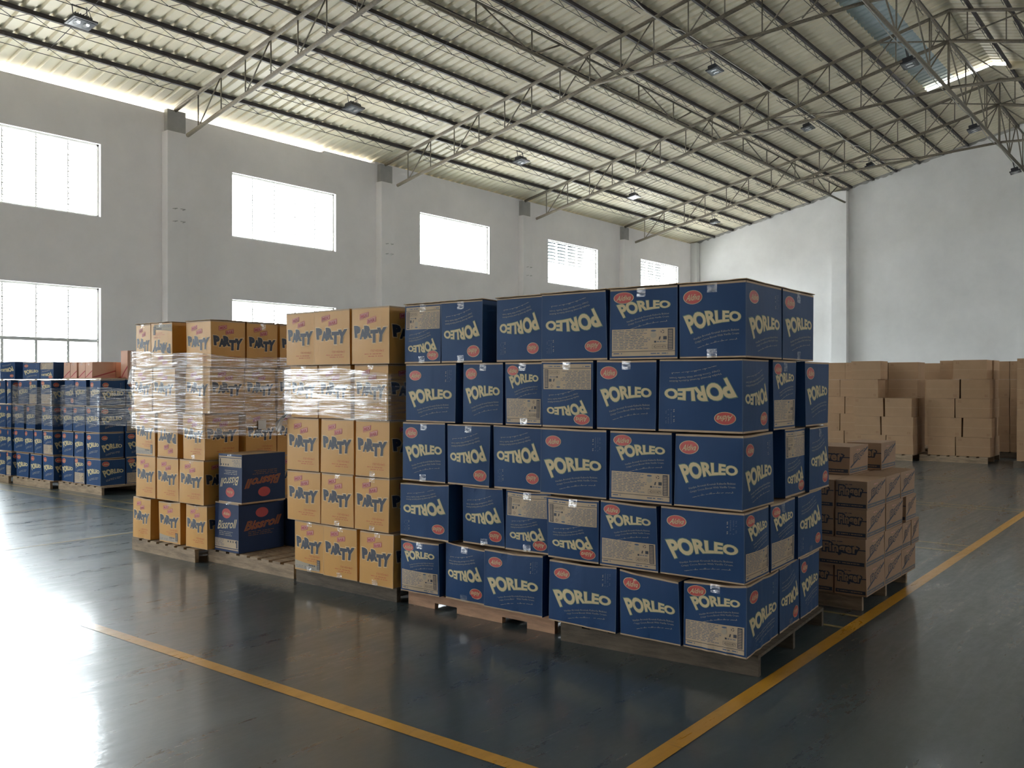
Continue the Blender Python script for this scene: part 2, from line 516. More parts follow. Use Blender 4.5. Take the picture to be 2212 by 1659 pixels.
# purlins: box rail on top, zigzag rod and bottom rod below, one per line
ords = ['first', 'second', 'third', 'fourth', 'fifth', 'sixth', 'seventh', 'eighth', 'ninth', 'tenth', 'eleventh', 'twelfth', 'thirteenth', 'fourteenth', 'fifteenth']
TRUX = [4.54, 10.54, 16.54, 22.54, 28.54]
PURY = [16.30 - .785 * k for k in range(13)]
def purlin(y, label):
    z = roof_z(y) - .045
    e = empty('roof_purlin', (0, y, z))
    tag(e, label, 'roof purlin', 'lattice purlins under the roof sheets')
    q = MB(); q.box(-2, FX - .02, -.03, .03, -.035, .04); q.build('top_rail', M_PURL, e)
    edges = [-2] + TRUX + [FX - .1]
    for a, c in zip(edges[:-1], edges[1:]):
        a2, c2 = a + .55, c - .55
        n = max(2, int((c2 - a2) / .55)); st = (c2 - a2) / n
        zz = MB(); br = MB()
        br.tube((a2, 0, -.165), (c2, 0, -.165), .0065, 5)
        for i in range(n):
            x = a2 + st * i
            zz.tube((x, 0, -.03), (x + st * .5, 0, -.165), .0055, 4, caps=False)
            zz.tube((x + st * .5, 0, -.165), (x + st * .95, 0, -.03), .0055, 4, caps=False)
        zz.build('lacing_rod', M_PURL, e); br.build('bottom_rod', M_PURL, e)
for k, y in enumerate(PURY):
    purlin(y, 'thin dark lattice purlin, %s row up from the window wall eave' % ords[k])
for k in range(6):
    purlin(2.98 - .785 * k, 'thin dark lattice purlin on the opposite roof slope, %s row down from the ridge' % ords[k])
for y, lb in ((5.35, 'on the window side of'), (4.50, 'on the far side of'), (3.72, 'second on the far side of')):
    purlin(y, 'thin dark lattice purlin running %s the roof ridge' % lb)

# roof trusses across the hall
def truss(X, label):
    e = empty('roof_truss', (X, 0, 0))
    tag(e, label, 'roof truss', 'steel pipe trusses spanning the hall')
    zt = lambda y: roof_z(y) - .13
    zb = lambda y: zt(y) - .70
    def seg(name, p, q_, r, sg=8):
        m_ = MB(); m_.tube((0, p[0], p[1]), (0, q_[0], q_[1]), r, sg)
        return m_.build(name, M_STEEL, e, smooth=True)
    for s in (1, -1):
        Y = lambda y: RIDGE + s * (y - RIDGE)
        Zt = lambda y: zt(y); Zb = lambda y: zb(y)
        seg('top_chord', (Y(17.12), Zt(17.12)), (RIDGE, zt(RIDGE)), .042)
        seg('bottom_chord', (Y(16.68), Zb(16.68)), (RIDGE, zb(RIDGE)), .042)
        ys = [16.30 - .785 * i for i in range(15)]
        for i, y in enumerate(ys):
            if y < RIDGE + .2: break
            seg('vertical_brace', (Y(y), Zt(y)), (Y(y), Zb(y)), .014, 6)
            y2 = max(y - .785, RIDGE)
            if i % 2 == 0:
                seg('diagonal_brace', (Y(y), Zb(y)), (Y(y2), Zt(y2)), .015, 6)
        seg('tie_chord', (Y(10.85), zb(10.85)), (Y(5.0), 8.29), .036)
        # webs between bottom chord and tie
        ty = lambda y: zb(10.85) + (8.29 - zb(10.85)) * (10.85 - y) / 5.85
        seg('vertical_brace', (Y(9.24), zb(9.24)), (Y(9.24), ty(9.24)), .014, 6)
        seg('vertical_brace', (Y(6.9), zb(6.9)), (Y(6.9), ty(6.9)), .014, 6)
        seg('diagonal_brace', (Y(9.24), zb(9.24)), (Y(6.9), ty(6.9)), .014, 6)
        seg('diagonal_brace', (Y(6.9), ty(6.9)), (Y(5.9), zb(5.9)), .014, 6)
    seg('tie_chord', (5.0, 8.29), (2 * RIDGE - 5.0, 8.29), .036)
    seg('vertical_brace', (RIDGE, zt(RIDGE)), (RIDGE, 8.29), .02, 6)
    seg('diagonal_brace', (RIDGE, zb(RIDGE)), (RIDGE + 1.6, zt(RIDGE + 1.6)), .018, 6)
    seg('diagonal_brace', (RIDGE, zb(RIDGE)), (RIDGE - 1.6, zt(RIDGE - 1.6)), .018, 6)
    seg('diagonal_brace', (RIDGE, zb(RIDGE)), (RIDGE + 1.2, 8.285), .015, 6)
    seg('diagonal_brace', (RIDGE, zb(RIDGE)), (RIDGE - 1.2, 8.285), .015, 6)
    # small knee braces up to the purlins
    for i in (1, 3, 5, 9, 11):
        y = 16.30 - .785 * i
        m_ = MB(); m_.tube((0.02, y, zt(y)), (.5, y, zb(y) + .25), .011, 5)
for X, lb in zip(TRUX, ['steel pipe roof truss above the nearest orange cartons', 'steel pipe roof truss on the first pillar beside the open eave gap',
                        'steel pipe roof truss on the second pillar', 'steel pipe roof truss on the third pillar',
                        'steel pipe roof truss closest to the far end wall']):
    truss(X, lb)

# long trusses running down the hall
def long_truss(y, zt, zb_, label, rb=.036, dbl=False):
    e = empty('bracing_truss', (0, y, 0))
    tag(e, label, 'roof truss', 'lengthwise bracing trusses')
    x0, x1 = -1.5, FX - .28
    def seg(name, p, q_, r, sg=8, off=0.0):
        m_ = MB(); m_.tube((p[0], off, p[1]), (q_[0], 0, q_[1]), r, sg); return m_.build(name, M_STEEL, e, smooth=True)
    seg('bottom_chord', (x0, zb_), (x1, zb_), rb)
    seg('top_chord', (x0, zt), (x1, zt), .028)
    xs = [-1.46] + TRUX + [FX - .3]
    for a, c in zip(xs[:-1], xs[1:]):
        L_ = c - a
        if not dbl:
            seg('diagonal_brace', (a + .05, zt), (a + L_ * .20, zb_), .017, 6)
            seg('vertical_brace', (a + L_ * .40, zt), (a + L_ * .40, zb_), .017, 6)
            seg('diagonal_brace', (a + L_ * .42, zt), (a + L_ * .68, zb_), .017, 6)
            seg('vertical_brace', (a + L_ * .69, zt), (a + L_ * .69, zb_), .017, 6)
            seg('diagonal_brace', (a + L_ * .70, zb_), (a + L_ * .86, zt), .02, 6)
        else:
            seg('vertical_brace', (a, zt), (a, zb_), .018, 6)
            for f0, f1, up in ((0, .3, 0), (.3, .3, 1), (.3, .5, 1), (.5, .72, 0), (.72, .72, 1), (.72, 1.0, 1)):
                pa = (a + L_ * f0, zt if not up else zb_); pb = (a + L_ * f1, zb_ if not up else zt)
                seg('vertical_brace' if f0 == f1 else 'diagonal_brace', pa, pb, .017, 6)
long_truss(10.98, roof_z(10.98) - .11, 8.20, 'bracing truss running lengthwise between the eave and the ridge')
long_truss(RIDGE + .02, roof_z(RIDGE) - .80, 8.27, 'deep bracing truss running lengthwise under the roof ridge', .042, True)

# sag rods across the purlins at mid bay
for i, X in enumerate([7.6, 13.6, 19.6, 25.6, 31.4]):
    q = MB()
    q.tube((X, 16.4, roof_z(16.4) - .068), (X, 6.7, roof_z(6.7) - .068), .006, 5)
    o = q.build('sag_rod', M_PURL, origin=(X, 16.4, roof_z(16.4) - .068))
    tag(o, 'thin rod crossing the purlins in the %s bay from the near end' % ords[i], 'rod', 'sag rods across the purlins')

# conduits
q = MB(); pts = []
for X in [x * .5 for x in range(8, 68)]:
    near = min(abs(X - t) for t in TRUX)
    pts.append((X, 9.10, roof_z(9.1) - (.15 if near > .6 else .24)))
q.path(pts, .013, 6)
o = q.build('conduit', M_PIPE, origin=pts[0]); tag(o, 'pale conduit run along the middle row of roof lamps', 'conduit')
q = MB(); pts = [(X, RIDGE + .13 + .02 * math.sin(X * 2.1), 8.30 + .03 * math.sin(X * 1.3)) for X in [x * .5 for x in range(8, 66)]]
q.path(pts, .011, 6)
o = q.build('conduit', M_PIPE, origin=pts[0]); tag(o, 'pale conduit wound along the ridge bracing truss', 'conduit')

# flood lamps
def make_lamp():
    e = empty('flood_lamp')
    q = MB()
    q.box(-.21, .21, -.15, .15, -.03, .0)            # rim plate
    q.box(-.15, .15, -.10, .10, 0, .07)              # back box
    for i in range(7):
        x = -.135 + i * .045
        q.box(x - .004, x + .004, -.095, .095, .07, .095)
    q.build('housing', M_LAMP, e)
    q = MB(); q.box(-.17, .17, -.11, .11, -.036, -.030); q.build('lens', mat('lamp_lens_dark', (.12, .13, .14), .2), e)
    for s in (-1, 1):
        q = MB()
        for i in range(6):
            t0 = 2 * PI * i / 6; t1 = 2 * PI * (i + 1) / 6
            q.v += [(s * .08, 0, -.037), (s * .08 + .055 * math.cos(t0), .075 * math.sin(t0), -.041), (s * .08 + .055 * math.cos(t1), .075 * math.sin(t1), -.041)]
            n = len(q.v); q.f.append((n - 3, n - 1, n - 2)); q.m.append(0)
        q.build('reflector', M_REFL, e)
    q = MB()
    for s in (-1, 1):
        q.tube((s * .125, 0, .03), (s * .125, 0, .27), .008, 6)
    q.tube((-.125, 0, .27), (.125, 0, .27), .008, 6)
    q.build('bracket', M_LAMP, e)
    q = MB(); pts = [(.14 + .06 * math.sin(t * PI), .02, .05 + .27 * t) for t in [i / 8 for i in range(9)]]
    q.path(pts, .005, 5); q.build('cable', M_LAMP, e)
    return e
lamp0 = make_lamp()
def copy_tree(o, parent=None):
    c = o.copy(); COL.objects.link(c); c.parent = parent
    for ch in list(o.children): copy_tree(ch, c)
    return c
rows = [([7.42, 13.38, 19.36, 25.3, 31.15], 14.84, roof_z(14.84) - .345, 'row beside the window wall', 'flood lamps hung beside the window wall'),
        ([19.4, 25.4, 31.2], 9.24, roof_z(9.24) - .40, 'middle row', 'flood lamps in the middle row'),
        ([19.2, 25.2, 31.0], RIDGE, 7.95, 'row under the ridge truss', 'flood lamps under the ridge truss')]
first = True
for xs, y, z, rn, grp in rows:
    for i, x in enumerate(xs):
        l = lamp0 if first else copy_tree(lamp0)
        first = False
        l.location = (x, y, z - .02); l.rotation_euler = (math.radians(-12), 0, math.radians(4))
        tag(l, 'unlit black flood lamp, %s from the near end of the %s' % (ords[i], rn), 'lamp', grp)

# ------------------------------------------------------------------ printing on cartons
TEXT_CACHE = {}
def text2d(s, off=0.0, res=2):
    k = (s, off, res)
    if k in TEXT_CACHE: return TEXT_CACHE[k]
    cu = bpy.data.curves.new('t', 'FONT')
    cu.body = s; cu.offset = off; cu.resolution_u = res; cu.fill_mode = 'FRONT'
    ob = bpy.data.objects.new('t', cu); COL.objects.link(ob)
    bpy.context.view_layer.update()
    dg = bpy.context.evaluated_depsgraph_get()
    me = bpy.data.meshes.new_from_object(ob.evaluated_get(dg))
    V = np.array([v.co[:2] for v in me.vertices]) if len(me.vertices) else np.zeros((0, 2))
    F = [tuple(p.vertices) for p in me.polygons]
    bpy.data.objects.remove(ob); bpy.data.curves.remove(cu); bpy.data.meshes.remove(me)
    TEXT_CACHE[k] = (V, F)
    return V, F

class Art:
    """flat artwork in face coordinates 0..1 (u to the right, v up)"""
    def __init__(s, w, h): s.w, s.h = w, h; s.items = []
    def add(s, V, F, m, layer):
        if len(V): s.items.append((np.array(V, float), F, m, layer))
    def rect(s, x0, y0, x1, y1, m, layer=1):
        s.add([(x0, y0), (x1, y0), (x1, y1), (x0, y1)], [(0, 1, 2, 3)], m, layer)
    def poly(s, pts, m, layer=1):
        s.add(pts, [tuple(range(len(pts)))], m, layer)
    def ellipse(s, cx, cy, rx, ry, m, layer=1, n=24):
        s.poly([(cx + rx * math.cos(2 * PI * i / n), cy + ry * math.sin(2 * PI * i / n)) for i in range(n)], m, layer)
    def text(s, txt, x0, y0, x1, y1, m, layer=2, off=0.0, fn=None, shear=0.0, ref=None, res=2):
        V, F = text2d(txt, off, res)
        if not len(V): return
        R = text2d(txt, ref if ref is not None else off, res)[0]
        mn, mx = R.min(0), R.max(0)
        P = (V - mn) / (mx - mn)
        if fn: P = np.array([fn(a, c) for a, c in P])
        X = x0 + (x1 - x0) * P[:, 0]; Y = y0 + (y1 - y0) * P[:, 1]
        X = X + shear * P[:, 1] * (y1 - y0)
        s.add(np.stack([X, Y], 1), F, m, layer)
    def lines(s, x0, x1, ys, th, m, layer=2, seed=1, gap=.3, arc=None):
        r = random.Random(seed)
        for y in ys:
            x = x0
            end = x1 - r.random() * .25 * (x1 - x0)
            while x < end:
                l = .02 + r.random() * .07
                xe = min(x + l, end)
                ya = y + (arc((x - x0) / (x1 - x0)) if arc else 0); yb = y + (arc((xe - x0) / (x1 - x0)) if arc else 0)
                s.poly([(x, ya), (xe, yb), (xe, yb + th), (x, ya + th)], m, layer)
                x = xe + .012 + (r.random() < gap) * .02
    def bake(s, flip, N):
        """cut along an N x N grid so the print follows the carton surface; returns verts, faces, mats, layers"""
        V, F, M, Ly = [], [], [], []
        for (P, Fs, m, layer) in s.items:
            bm = bmesh.new()
            vs = [bm.verts.new((a, c, 0)) for a, c in P]
            for f in Fs:
                try: bm.faces.new([vs[i] for i in f])
                except ValueError: pass
            mn, mx = P.min(0), P.max(0)
            for ax in (0, 1):
                for i in range(1, N):
                    t = i / N
                    if mn[ax] < t < mx[ax]:
                        co = [0, 0, 0]; co[ax] = t; no = [0, 0, 0]; no[ax] = 1
                        bmesh.ops.bisect_plane(bm, geom=bm.verts[:] + bm.edges[:] + bm.faces[:], dist=1e-5, plane_co=co, plane_no=no)
            bm.verts.index_update()
            off = len(V)
            for v in bm.verts:
                V.append((v.co.x, v.co.y)); Ly.append(layer)
            for f in bm.faces:
                idx = [off + v.index for v in f.verts]
                if f.normal.z < 0: idx.reverse()
                F.append(tuple(idx)); M.append(m)
            bm.free()
        A = np.clip(np.array(V), 0.001, .999) if V else np.zeros((0, 2))
        if flip and len(A): A = 1 - A
        return A, F, M, np.array(Ly)

# carton material slots
SLOTS = [K_BLUE, K_KRAFT, P_YEL, P_GRN, P_PALE, P_RED, P_PANEL, P_INK, P_BLUEINK,
         K_ORANGE, P_NAVY, P_LIGHTOR, P_PINK, P_CRIM, P_ORRED, P_GREY, K_DKBLUE, P_BROWN,
         K_FING, P_BAND, K_PLAIN, K_SALMON]
(BLUE, KRAFT, YEL, GRN, PALE, RED, PANEL, INK, BINK, ORANGE, NAVY, LOR, PINK, CRIM, ORRED, GREY, DKB, BROWN, FING, BAND, PLAIN, SALMON) = range(22)

def porleo_fn(x, y):
    top = np.interp(x, [0, .2, .4, .6, .8, 1], [.80, .95, 1.0, .99, .94, .87])
    bot = np.interp(x, [0, .2, .4, .6, .8, 1], [-.02, .20, .35, .44, .47, .47])
    yy = bot + (top - bot) * y
    return (x * .9 + .1 - (y - .2) * .14 * max(0, 1 - x * 1.6), yy)
def arc_fn(h):
    return lambda x, y: (x, (y * .18 + (1 - (1 - x) ** 2) * (1 - .18)) if h else y)
SUB1 = 'Vanilya Aromal\u0131 Kremal\u0131 Kakaolu Bisk\u00fcvi'
SUB2 = 'Crispy Cocoa Biscuit With Vanilla Cream'
SQUIG = [(.0, 1), (.05, 0), (.12, 1), (.2, 2), (.24, 1), (.33, 1), (.4, 3), (.43, 2), (.5, 1), (.58, 2), (.62, 1), (.7, 1), (.8, 0), (.86, 1), (.93, 2)]
ART = {}
def art(kind, detail=2):
    k = (kind, detail)
    if k in ART: return ART[k]
    a = Art(1, 1)
    if kind in ('L', 'N', 'P'):
        a.rect(0, 0, 1, .022, KRAFT); a.rect(0, .972, 1, 1, KRAFT)
        a.rect(0, .022, .007, .972, BINK); a.rect(.993, .022, 1, .972, BINK)
        if kind == 'L': lc, lr, box, sub = (.20, .80), (.125, .088), (.07, .25, .93, .575), (.24, .11, .87, .28)
        elif kind == 'N': lc, lr, box, sub = (.21, .82), (.15, .095), (.07, .33, .93, .63), (.22, .16, .90, .34)
        else: lc, lr, box, sub = (.21, .87), (.155, .082), (.11, .585, .90, .82), (.26, .445, .88, .60)
        a.ellipse(*lc, lr[0], lr[1], YEL, 1)
        a.ellipse(*lc, lr[0] * .93, lr[1] * .93, RED, 2)
        if detail > 0:
            a.text('Aldiva', lc[0] - lr[0] * .72, lc[1] - lr[1] * .52, lc[0] + lr[0] * .66, lc[1] + lr[1] * .50, YEL, 3, .012, shear=.35 * (1 if kind else 1), fn=lambda x, y: (x, y * .9 + .1 * x))
            a.text('PORLEO', *box, GRN, 1, .075, fn=porleo_fn, ref=.045, res=4)
        a.text('PORLEO', *box, YEL, 2, .04, fn=porleo_fn, ref=.045, res=4 if detail else 2)
        w = sub[2] - sub[0]; h = sub[3] - sub[1]
        rise = lambda t: h * .55 * (1 - (1 - t) ** 2)
        if detail > 1:
            for j, tx in enumerate((SUB1, SUB2)):
                y0 = sub[1] + h * (.45 - .26 * j)
                a.text(tx, sub[0] + .02 * j, y0, sub[2], y0 + h * .2, PALE, 1, .0, res=1,
                       fn=lambda x, y: (x - (y - .5) * .01, y + (1 - (1 - x) ** 2) * h * .62 / (h * .2) - .3))
            for (t, n) in SQUIG:
                x0 = sub[0] + .06 + t * (w - .08); yb = sub[1] - h * .14 + rise(t)
                a.poly([(x0, yb), (x0 + .035, yb + .006), (x0 + .036, yb + .011), (x0, yb + .005)], PALE, 1)
                if n > 1: a.poly([(x0 + .02, yb + .005), (x0 + .026, yb + .006), (x0 + .026, yb + .026), (x0 + .02, yb + .025)], PALE, 1)
        elif detail > 0:
            a.lines(sub[0], sub[2], [sub[1] + h * .25, sub[1]], .016, PALE, 1, 4, arc=rise)
        if kind == 'L' and detail > 0:
            r = random.Random(5)
            for cx in (.80, .835, .87, .90):
                for i in range(9):
                    if r.random() < .75:
                        y = .69 + i * .023
                        a.poly([(cx, y), (cx + .014, y + .004), (cx + .016, y + .017), (cx + .002, y + .013)], BINK if cx > .82 else PALE, 1)
        if kind == 'LA': pass
        if kind == 'P':
            a.rect(.035, .045, .965, .425, PANEL)
            a.rect(.035, .105, .965, .112, INK, 2)
            if detail > 0:
                a.lines(.05, .62, [.40, .377, .354, .331, .308, .285, .262, .239, .216, .193, .17, .147], .0075, BINK, 2, 3)
                a.lines(.62, .93, [.07], .013, BINK, 2, 6); a.lines(.06, .2, [.075], .014, BINK, 2, 8)
                a.rect(.865, .125, .94, .41, INK, 2)
                for i in range(12): a.rect(.875, .137 + i * .0222, .93, .147 + i * .0222, PANEL, 3)
                a.ellipse(.66, .39, .04, .012, BINK, 2, 12); a.ellipse(.66, .33, .045, .04, P_GREY and GREY, 2, 12)
                for t in range(3):
                    an = t * 2 * PI / 3 + .5
                    a.poly([(.79 + .032 * math.cos(an), .375 + .028 * math.sin(an)), (.79 + .032 * math.cos(an + 1.4), .375 + .028 * math.sin(an + 1.4)), (.79 + .016 * math.cos(an + 1.2), .375 + .014 * math.sin(an + 1.2)), (.79 + .016 * math.cos(an + .2), .375 + .014 * math.sin(an + .2))], INK, 2)
                a.rect(.80, .265, .85, .31, INK, 2); a.poly([(.735, .265), (.755, .265), (.765, .31), (.745, .305)], INK, 2)
                a.rect(.67, .225, .70, .25, INK, 2); a.lines(.71, .86, [.232], .01, BINK, 2, 7)
                a.text('42001473', .66, .15, .84, .185, INK, 2, 0.0, res=1)
                for r_ in ((.64, .14, .86, .143), (.64, .193, .86, .196), (.64, .14, .643, .196), (.857, .14, .86, .196)): a.rect(*r_, INK, 2)
    elif kind == 'A':   # arrow mark only, added to L
        pass
    elif kind in ('Y', 'YP'):
        # parallelogram logo
        def par(x0, y0, x1, y1, sl, m, ly):
            a.poly([(x0, y0), (x1, y0 + sl), (x1, y1 + sl), (x0, y1)], m, ly)
        top = .0 if kind == 'Y' else .02
        par(.22, .795 + top, .46, .885 + top, .035, CRIM, 1)
        par(.235, .803 + top, .445, .879 + top, .033, LOR if detail < 1 else PINK, 2)
        par(.42, .705 + top, .66, .795 + top, .035, CRIM, 1)
        par(.435, .713 + top, .645, .789 + top, .033, PINK, 2)
        if detail > 0:
            sk = lambda k_: (lambda x, y: (x, y + x * k_))
            a.text('MIX', .25, .812 + top, .43, .868 + top, CRIM, 3, .03, fn=sk(.5), res=1)
            a.text('BAR', .45, .722 + top, .63, .778 + top, CRIM, 3, .03, fn=sk(.5), res=1)
        par(.22, .778 + top, .40, .783 + top, .025, CRIM, 1); par(.50, .815 + top, .66, .82 + top, .025, CRIM, 1)
        base = (.50, .70) if kind == 'Y' else (.52, .70)
        spec = [('P', .07, .47, .25, .685, .10), ('A', .22, .44, .40, .62, .0), ('R', .35, .46, .56, .68, .06), ('T', .51, .37, .72, .60, -.02), ('Y', .67, .38, .92, .63, -.12)]
        for ch, x0, y0, x1, y1, sh in spec:
            f = (lambda sh: (lambda x, y: (x + sh * (.5 - y) * 1.2 * (1 if sh > 0 else 1), y + x * sh * -.3)))(sh)
            a.text(ch, x0, y0, x1, y1, LOR, 1, .14, fn=f, ref=.08)
            a.text(ch, x0, y0, x1, y1, NAVY, 2, .08, fn=f, ref=.08)
        ty = .215 if kind == 'Y' else .30
        if detail > 0: a.text('\u041f\u0415\u0427\u0415\u041d\u042c\u0415', .52, ty, .87, ty + .035, ORRED, 1, .005, res=1)
        a.lines(.35, .87, [ty - .045], .013, ORRED, 1, 12); a.lines(.45, .87, [ty - .085], .013, ORRED, 1, 13)
        if kind == 'YP':
            a.poly([(0, .03), (.86, .03), (.86, .14), (.3, .17), (0, .20)], GREY, 1)
            a.rect(.78, .07, .88, .26, INK, 2)
            for i in range(9): a.rect(.795, .08 + i * .019, .865, .089 + i * .019, GREY, 3)
            for i, x in enumerate((.5, .56, .62, .68)): a.rect(x, .115, x + .035, .145, INK, 2)
            a.lines(.05, .7, [.09, .06], .008, BINK, 2, 9)
        a.rect(0, .975, 1, 1, KRAFT); a.rect(0, 0, 1, .012, KRAFT)
        a.rect(0, .012, .007, .975, LOR); a.rect(.993, .012, 1, .975, KRAFT)
    elif kind in ('B', 'BS'):
        a.rect(0, .97, 1, 1, KRAFT)
        c1, c2 = (YEL, PALE) if kind == 'B' else (BROWN, DKB)
        a.ellipse(.5, .78, .19 if kind == 'B' else .14, .10, RED if kind == 'B' else CRIM, 2)
        if kind == 'B': a.text('Aldiva', .37, .745, .63, .81, YEL, 3, .01, shear=.3, res=1)
        f = lambda x, y: (x, y + x * .35)
        a.text('Bissroll', .12, .44, .84, .62, BINK if kind == 'B' else ORRED, 1, .035, fn=f, shear=.4, ref=.008)
        a.text('Bissroll', .12, .44, .84, .62, c1, 2, .008, fn=f, shear=.4, ref=.008)
        a.lines(.2, .8, [.40, .365, .33], .012, PALE if kind == 'B' else BROWN, 1, 3)
        if kind == 'B':
            a.rect(.02, .085, .98, .26, PANEL); a.rect(.02, .045, .98, .07, PANEL)
            a.lines(.05, .45, [.24, .215, .19, .165, .14, .115], .009, BINK, 2, 5)
            for i in range(4): a.rect(.56 + .1 * (i % 4), .2, .6 + .1 * (i % 4), .235, INK, 2)
            a.rect(.9, .1, .95, .25, INK, 2)
    elif kind in ('G', 'GS'):
        f = (lambda x, y: (x, y)) if kind == 'G' else (lambda x, y: (x, y + x * .9))
        if kind == 'G':
            a.rect(.0, .60, 1, .635, INK, 1)
            a.text('Finger', .12, .40, .84, .80, INK, 2, .13, fn=f, ref=.0)
            a.text('Finger', .12, .40, .84, .80, FING, 3, .03, fn=f, ref=.0)
            a.rect(.03, .06, .97, .19, INK, 1); a.lines(.08, .92, [.11], .035, FING, 2, 4)
            a.lines(.3, .6, [.85], .025, INK, 1, 2)
        else:
            a.poly([(.04, .28), (.06, .22), (.97, .86), (.97, .94)], INK, 1)
            a.text('Finger', .22, .36, .78, .66, INK, 2, .10, fn=f, ref=.0)
            a.text('Finger', .22, .36, .78, .66, FING, 3, .012, fn=f, ref=.0)
            a.rect(.02, .05, .98, .2, BAND, 1); a.lines(.06, .95, [.105], .035, FING, 2, 4)
            a.lines(.35, .6, [.84], .03, PINK, 1, 2)
    elif kind == 'K':
        a.rect(0, .49, 1, .51, KRAFT, 1); a.rect(.0, .485, 1, .489, BROWN, 1)
        for i in range(2):
            for j in range(2):
                a.rect(.08 + .055 * i, .80 + .07 * j, .115 + .055 * i, .84 + .07 * j, BROWN, 1)
                a.rect(.088 + .055 * i, .807 + .07 * j, .107 + .055 * i, .833 + .07 * j, PLAIN, 2)
    elif kind == 'S':
        a.poly([(0, .05), (1, .48), (1, .40), (.05, 0), (0, 0)], CRIM, 1)
        a.poly([(0, .0), (1, .3), (1, 0)], PINK, 2)
    ART[k] = a
    return a
BAKED = {}
def baked(kind, detail, flip, N):
    k = (kind, detail, flip, N)
    if k not in BAKED: BAKED[k] = art(kind, detail).bake(flip, N)
    return BAKED[k]

FACE_N = {'F': (-1, 0, 0), 'R': (0, -1, 0), 'L': (0, 1, 0), 'B': (1, 0, 0), 'T': (0, 0, 1), 'U': (0, 0, -1)}
def face_pts(face, A, dx, dy, dz):
    u, v = A[:, 0], A[:, 1]
    hx, hy = dx / 2, dy / 2
    o = np.ones_like(u)
    if face == 'F': return np.stack([-hx * o, hy - u * dy, v * dz], 1)
    if face == 'R': return np.stack([-hx + u * dx, -hy * o, v * dz], 1)
    if face == 'L': return np.stack([hx - u * dx, hy * o, v * dz], 1)
    if face == 'B': return np.stack([hx * o, -hy + u * dy, v * dz], 1)
    if face == 'T': return np.stack([-hx + v * dx, hy - u * dy, dz * o], 1)
    return np.stack([hx - v * dx, hy - u * dy, 0 * o], 1)

GRID = {}
def grid_uv(N):
    if N not in GRID:
        g = np.array([(i / N, j / N) for j in range(N + 1) for i in range(N + 1)])
        f = [(j * (N + 1) + i, j * (N + 1) + i + 1, (j + 1) * (N + 1) + i + 1, (j + 1) * (N + 1) + i) for j in range(N) for i in range(N)]
        GRID[N] = (g, f)
    return GRID[N]

